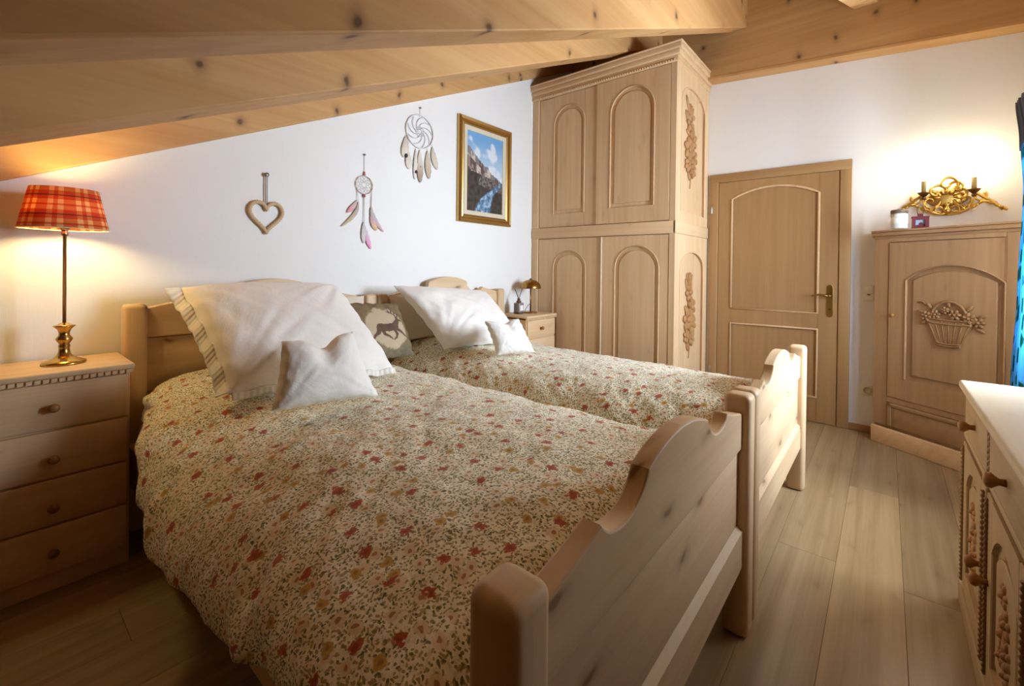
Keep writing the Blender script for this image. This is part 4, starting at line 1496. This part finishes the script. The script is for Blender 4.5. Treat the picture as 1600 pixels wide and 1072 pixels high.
T = Thing('lantern', (tx, ty, jz), 'small dark red tin lantern with pale blue window beside the candle jar', 'lantern')
red = plain('dark_red_tin', '#6d2228', 0.45)
T.part('lantern_body', MB(lf_).box(-0.042, -0.024, 0, 0.072, -0.036, 0.036).box(0.024, 0.042, 0, 0.072, -0.036, 0.036).box(-0.024, 0.024, 0.056, 0.072, -0.036, 0.036).box(-0.024, 0.024, 0, 0.012, -0.036, 0.036).box(-0.024, 0.024, 0.012, 0.056, -0.036, -0.030), red)
T.part('roof', MB(lf_).box(-0.046, 0.046, 0.072, 0.078, -0.040, 0.040, 0.002, 1).box(-0.014, 0.014, 0.078, 0.098, -0.014, 0.014, 0.002, 1), red)
T.part('lantern_pane', MB(lf_).box(-0.024, 0.024, 0.012, 0.056, 0.014, 0.017), plain('frosted_pane', '#a9bccf', 0.3), None, 'pale blue lantern window')
T.part('silhouette', MB(lf_).prism([(-0.024, 0.012), (0.024, 0.012), (0.024, 0.026), (0.012, 0.026), (0.012, 0.034), (0.002, 0.042), (-0.008, 0.034), (-0.008, 0.024), (-0.024, 0.022)], 'xy', 0.0172, 0.0195), red, None, 'dark red house cut-out in lantern window')
T.part('wire_handle', MB(lf_).tube([(-0.014, 0.095, 0), (-0.016, 0.13, 0), (-0.010, 0.150, 0), (0.0, 0.158, 0), (0.010, 0.150, 0), (0.016, 0.13, 0), (0.014, 0.095, 0)], 0.0018, 6), plain('wire', '#6b5a4a', 0.4, 0.9))

# switch and socket on the right wall
ws = frame_xf((0, 0, 0), (0, -1, 0), (0, 0, 1), (-1, 0, 0))
T = Thing('light_switch', (0, -2.605, 1.03), 'white light switch on the wall between door and corner cabinet', 'switch')
T.part('plate', MB(ws).box(2.566, 2.640, 0.975, 1.092, 0, 0.010, 0.003), plain('switch_plastic', '#e7dfcd', 0.4))
T.part('rocker', MB(ws).box(2.574, 2.632, 0.985, 1.035, 0.010, 0.015, 0.002), plain('rocker_plastic', '#f0e8d6', 0.4))
T.part('rocker', MB(ws).box(2.574, 2.632, 1.038, 1.084, 0.010, 0.014, 0.002), plain('rocker_plastic', '#f0e8d6', 0.4))
T.part('indicator', MB(ws).box(2.594, 2.612, 1.020, 1.028, 0.015, 0.0165), plain('indicator_red', '#7a3b22', 0.4))
T = Thing('wall_socket', (0, -2.605, 0.31), 'white round wall socket low beside the corner cabinet', 'socket')
T.part('plate', MB(ws).box(2.566, 2.640, 0.275, 0.350, 0, 0.010, 0.003), plain('switch_plastic', '#e7dfcd', 0.4))
T.part('well', MB(ws).lathe([(0.026, 0.010), (0.026, 0.013), (0.021, 0.013), (0.020, 0.0105), (0, 0.0105)], (2.603, 0.313, 0), 20), plain('socket_well', '#c9bfa8', 0.5))

# ------------------------------------------------------------------ sideboard under the window
SX1, SX0, SY, SH = -1.885, -3.45, -2.945, 0.80
sbf = frame_xf((SX1, SY, 0), (-1, 0, 0), (0, 0, 1), (0, 1, 0))      # u runs back toward the camera, n to the beds
T = Thing('sideboard', ((SX0 + SX1) / 2, -3.15, 0), 'limewashed pine sideboard with rope mouldings at the right edge', 'sideboard')
lz_, lx_ = limewash('z'), limewash('x')
SLn = SX1 - SX0
T.part('carcass', MB().box(SX0, SX1, YS + 0.03, SY, 0.0, SH - 0.028, 0.003, 1), lz_)
T.part('sideboard_top', MB().box(SX0 - 0.02, SX1 + 0.025, YS + 0.02, SY + 0.028, SH - 0.028, SH, 0.009, 3), wood('lit_limewash_top', '#e0d3ba', '#cfbd9e', 'x', 0.1, '#9a7148', 0.45, 0.6))  # top kept paler than the front: window light put into the wood colour
T.part('plinth', MB(sbf).box(-0.008, SLn, 0, 0.075, 0, 0.022, 0.004), lx_)
T.part('rail', MB(sbf).box(0, SLn, 0.60, 0.622, 0, 0.014, 0.003), lx_)
rm = wood('rope_column', '#a07a50', '#7d5a36', 'z', 0, rough=0.45)
MODU = 0.47
cols = [0.022 + MODU * k for k in range(4)]
for k, cu in enumerate(cols[1:]):
    m = MB(sbf)
    rope(m, [(cu, 0.630), (cu, 0.765)], 0.011, 0.008, 0.016)
    T.part('rope_column', m, rm, None, 'darker twisted column between drawers')
for k in range(3):
    a, b_ = cols[k] + 0.022, cols[k + 1] - 0.022
    d = T.part('drawer', MB(sbf).box(a, b_, 0.628, 0.766, 0, 0.016, 0.004), lx_)
    knob_at(T, d, sbf, (a + b_) / 2, 0.70, 0.016, 1.15)
    e0, e1 = cols[k] + 0.012, cols[k + 1] - 0.012
    dd = arched_leaf(T, 'door', sbf, e0, e1, 0.085, 0.594, e0 + 0.075, e1 - 0.075, 0.16, 0.46, 0.08, lz_, 0.018, 0, seg_arch)
    cv_ = MB(sbf)
    mid = (e0 + e1) / 2
    spray(cv_, mid, 0.19, 0.49, 0.13, random.Random(k))
    cv_.xf = None
    T.part('carved_spray', cv_, carve(), dd, 'darker carved flower spray')
    kk = e1 - 0.035 if k % 2 == 0 else e0 + 0.035
    knob_at(T, dd, sbf, kk, 0.36, 0.018, 1.1)
    for ru in (e0 + 0.016, e1 - 0.016):
        m = MB(sbf)
        rope(m, [(ru, 0.10), (ru, 0.58)], 0.008, 0.020, 0.015)
        T.part('rope_moulding', m, rm, dd, 'darker twisted moulding on door edge')

# ------------------------------------------------------------------ curtain at the window's right side
def curtain_mat():
    t = NT('blue_curtain')
    tc = t.n('ShaderNodeTexCoord')
    uv = tc.outputs['UV']
    vo = t.n('ShaderNodeTexVoronoi', voronoi_dimensions='2D')
    t.l(t.mapping(t.vmath('ADD', uv, t.vmath('MULTIPLY', t.noise(uv, 20, 2).outputs[1], (0.05, 0.05, 0))), (1, 1, 1)), vo.inputs['Vector'])
    vo.inputs['Scale'].default_value = 8.0
    lf = t.ramp(vo.outputs['Distance'], [(0.26, 1.0), (0.34, 0.0)])
    col = t.mix(lf, lin('#84cdf0'), lin('#2b7f74'))
    t.base(col)
    t.set(Roughness=0.9)
    tr = t.n('ShaderNodeBsdfTranslucent')
    t.l(col, tr.inputs[0])
    mx = t.n('ShaderNodeMixShader')
    mx.inputs[0].default_value = 0.75
    t.l(t.b.outputs[0], mx.inputs[1])
    t.l(tr.outputs[0], mx.inputs[2])
    t.l(mx.outputs[0], t.out.inputs[0])
    return t.m


T = Thing('curtain', (-1.1, -3.22, 0), 'blue curtain with green leaf print at the right edge by the sideboard', 'curtain')
CZ = [(0.06, 0.03), (0.64, 0.03), (1.12, 0.012), (1.6, -0.002), (1.85, 0.010), (2.05, 0.026)]
def cur(u, v):
    z = 0.06 + (2.03 - 0.06) * v
    x = -0.9 - 0.20 * u
    return (x + 0.006 * sin(u * 30), -3.225 + interp(CZ, z) - 0.022 * (1 - cos(u * 34)) * 0.5, z)
cu_ = T.part('curtain_cloth', MB().grid(cur, 60, 30, lambda u, v: (u * 0.6, v * 2)), curtain_mat())
solidify(cu_, 0.003, 0)
dk = plain('slate_velvet', '#5a6072', 0.9)
def val(u, v):
    z = 1.80 + 0.245 * v
    p = cur(u, min(1, (z - 0.06) / 1.97))
    return (p[0], p[1] + 0.004 + 0.002 * sin(u * 20), z + 0.06 * u * (1 - v))
vo_ = T.part('valance', MB().grid(val, 60, 8), dk, None, 'slate grey valance above curtain')
solidify(vo_, 0.004, 0)
T.part('curtain_rod', MB().tube([(-0.86, -3.24, 2.036), (-2.85, -3.24, 2.036)], 0.012, 10), plain('steel', '#c9c6c0', 0.3, 1.0))
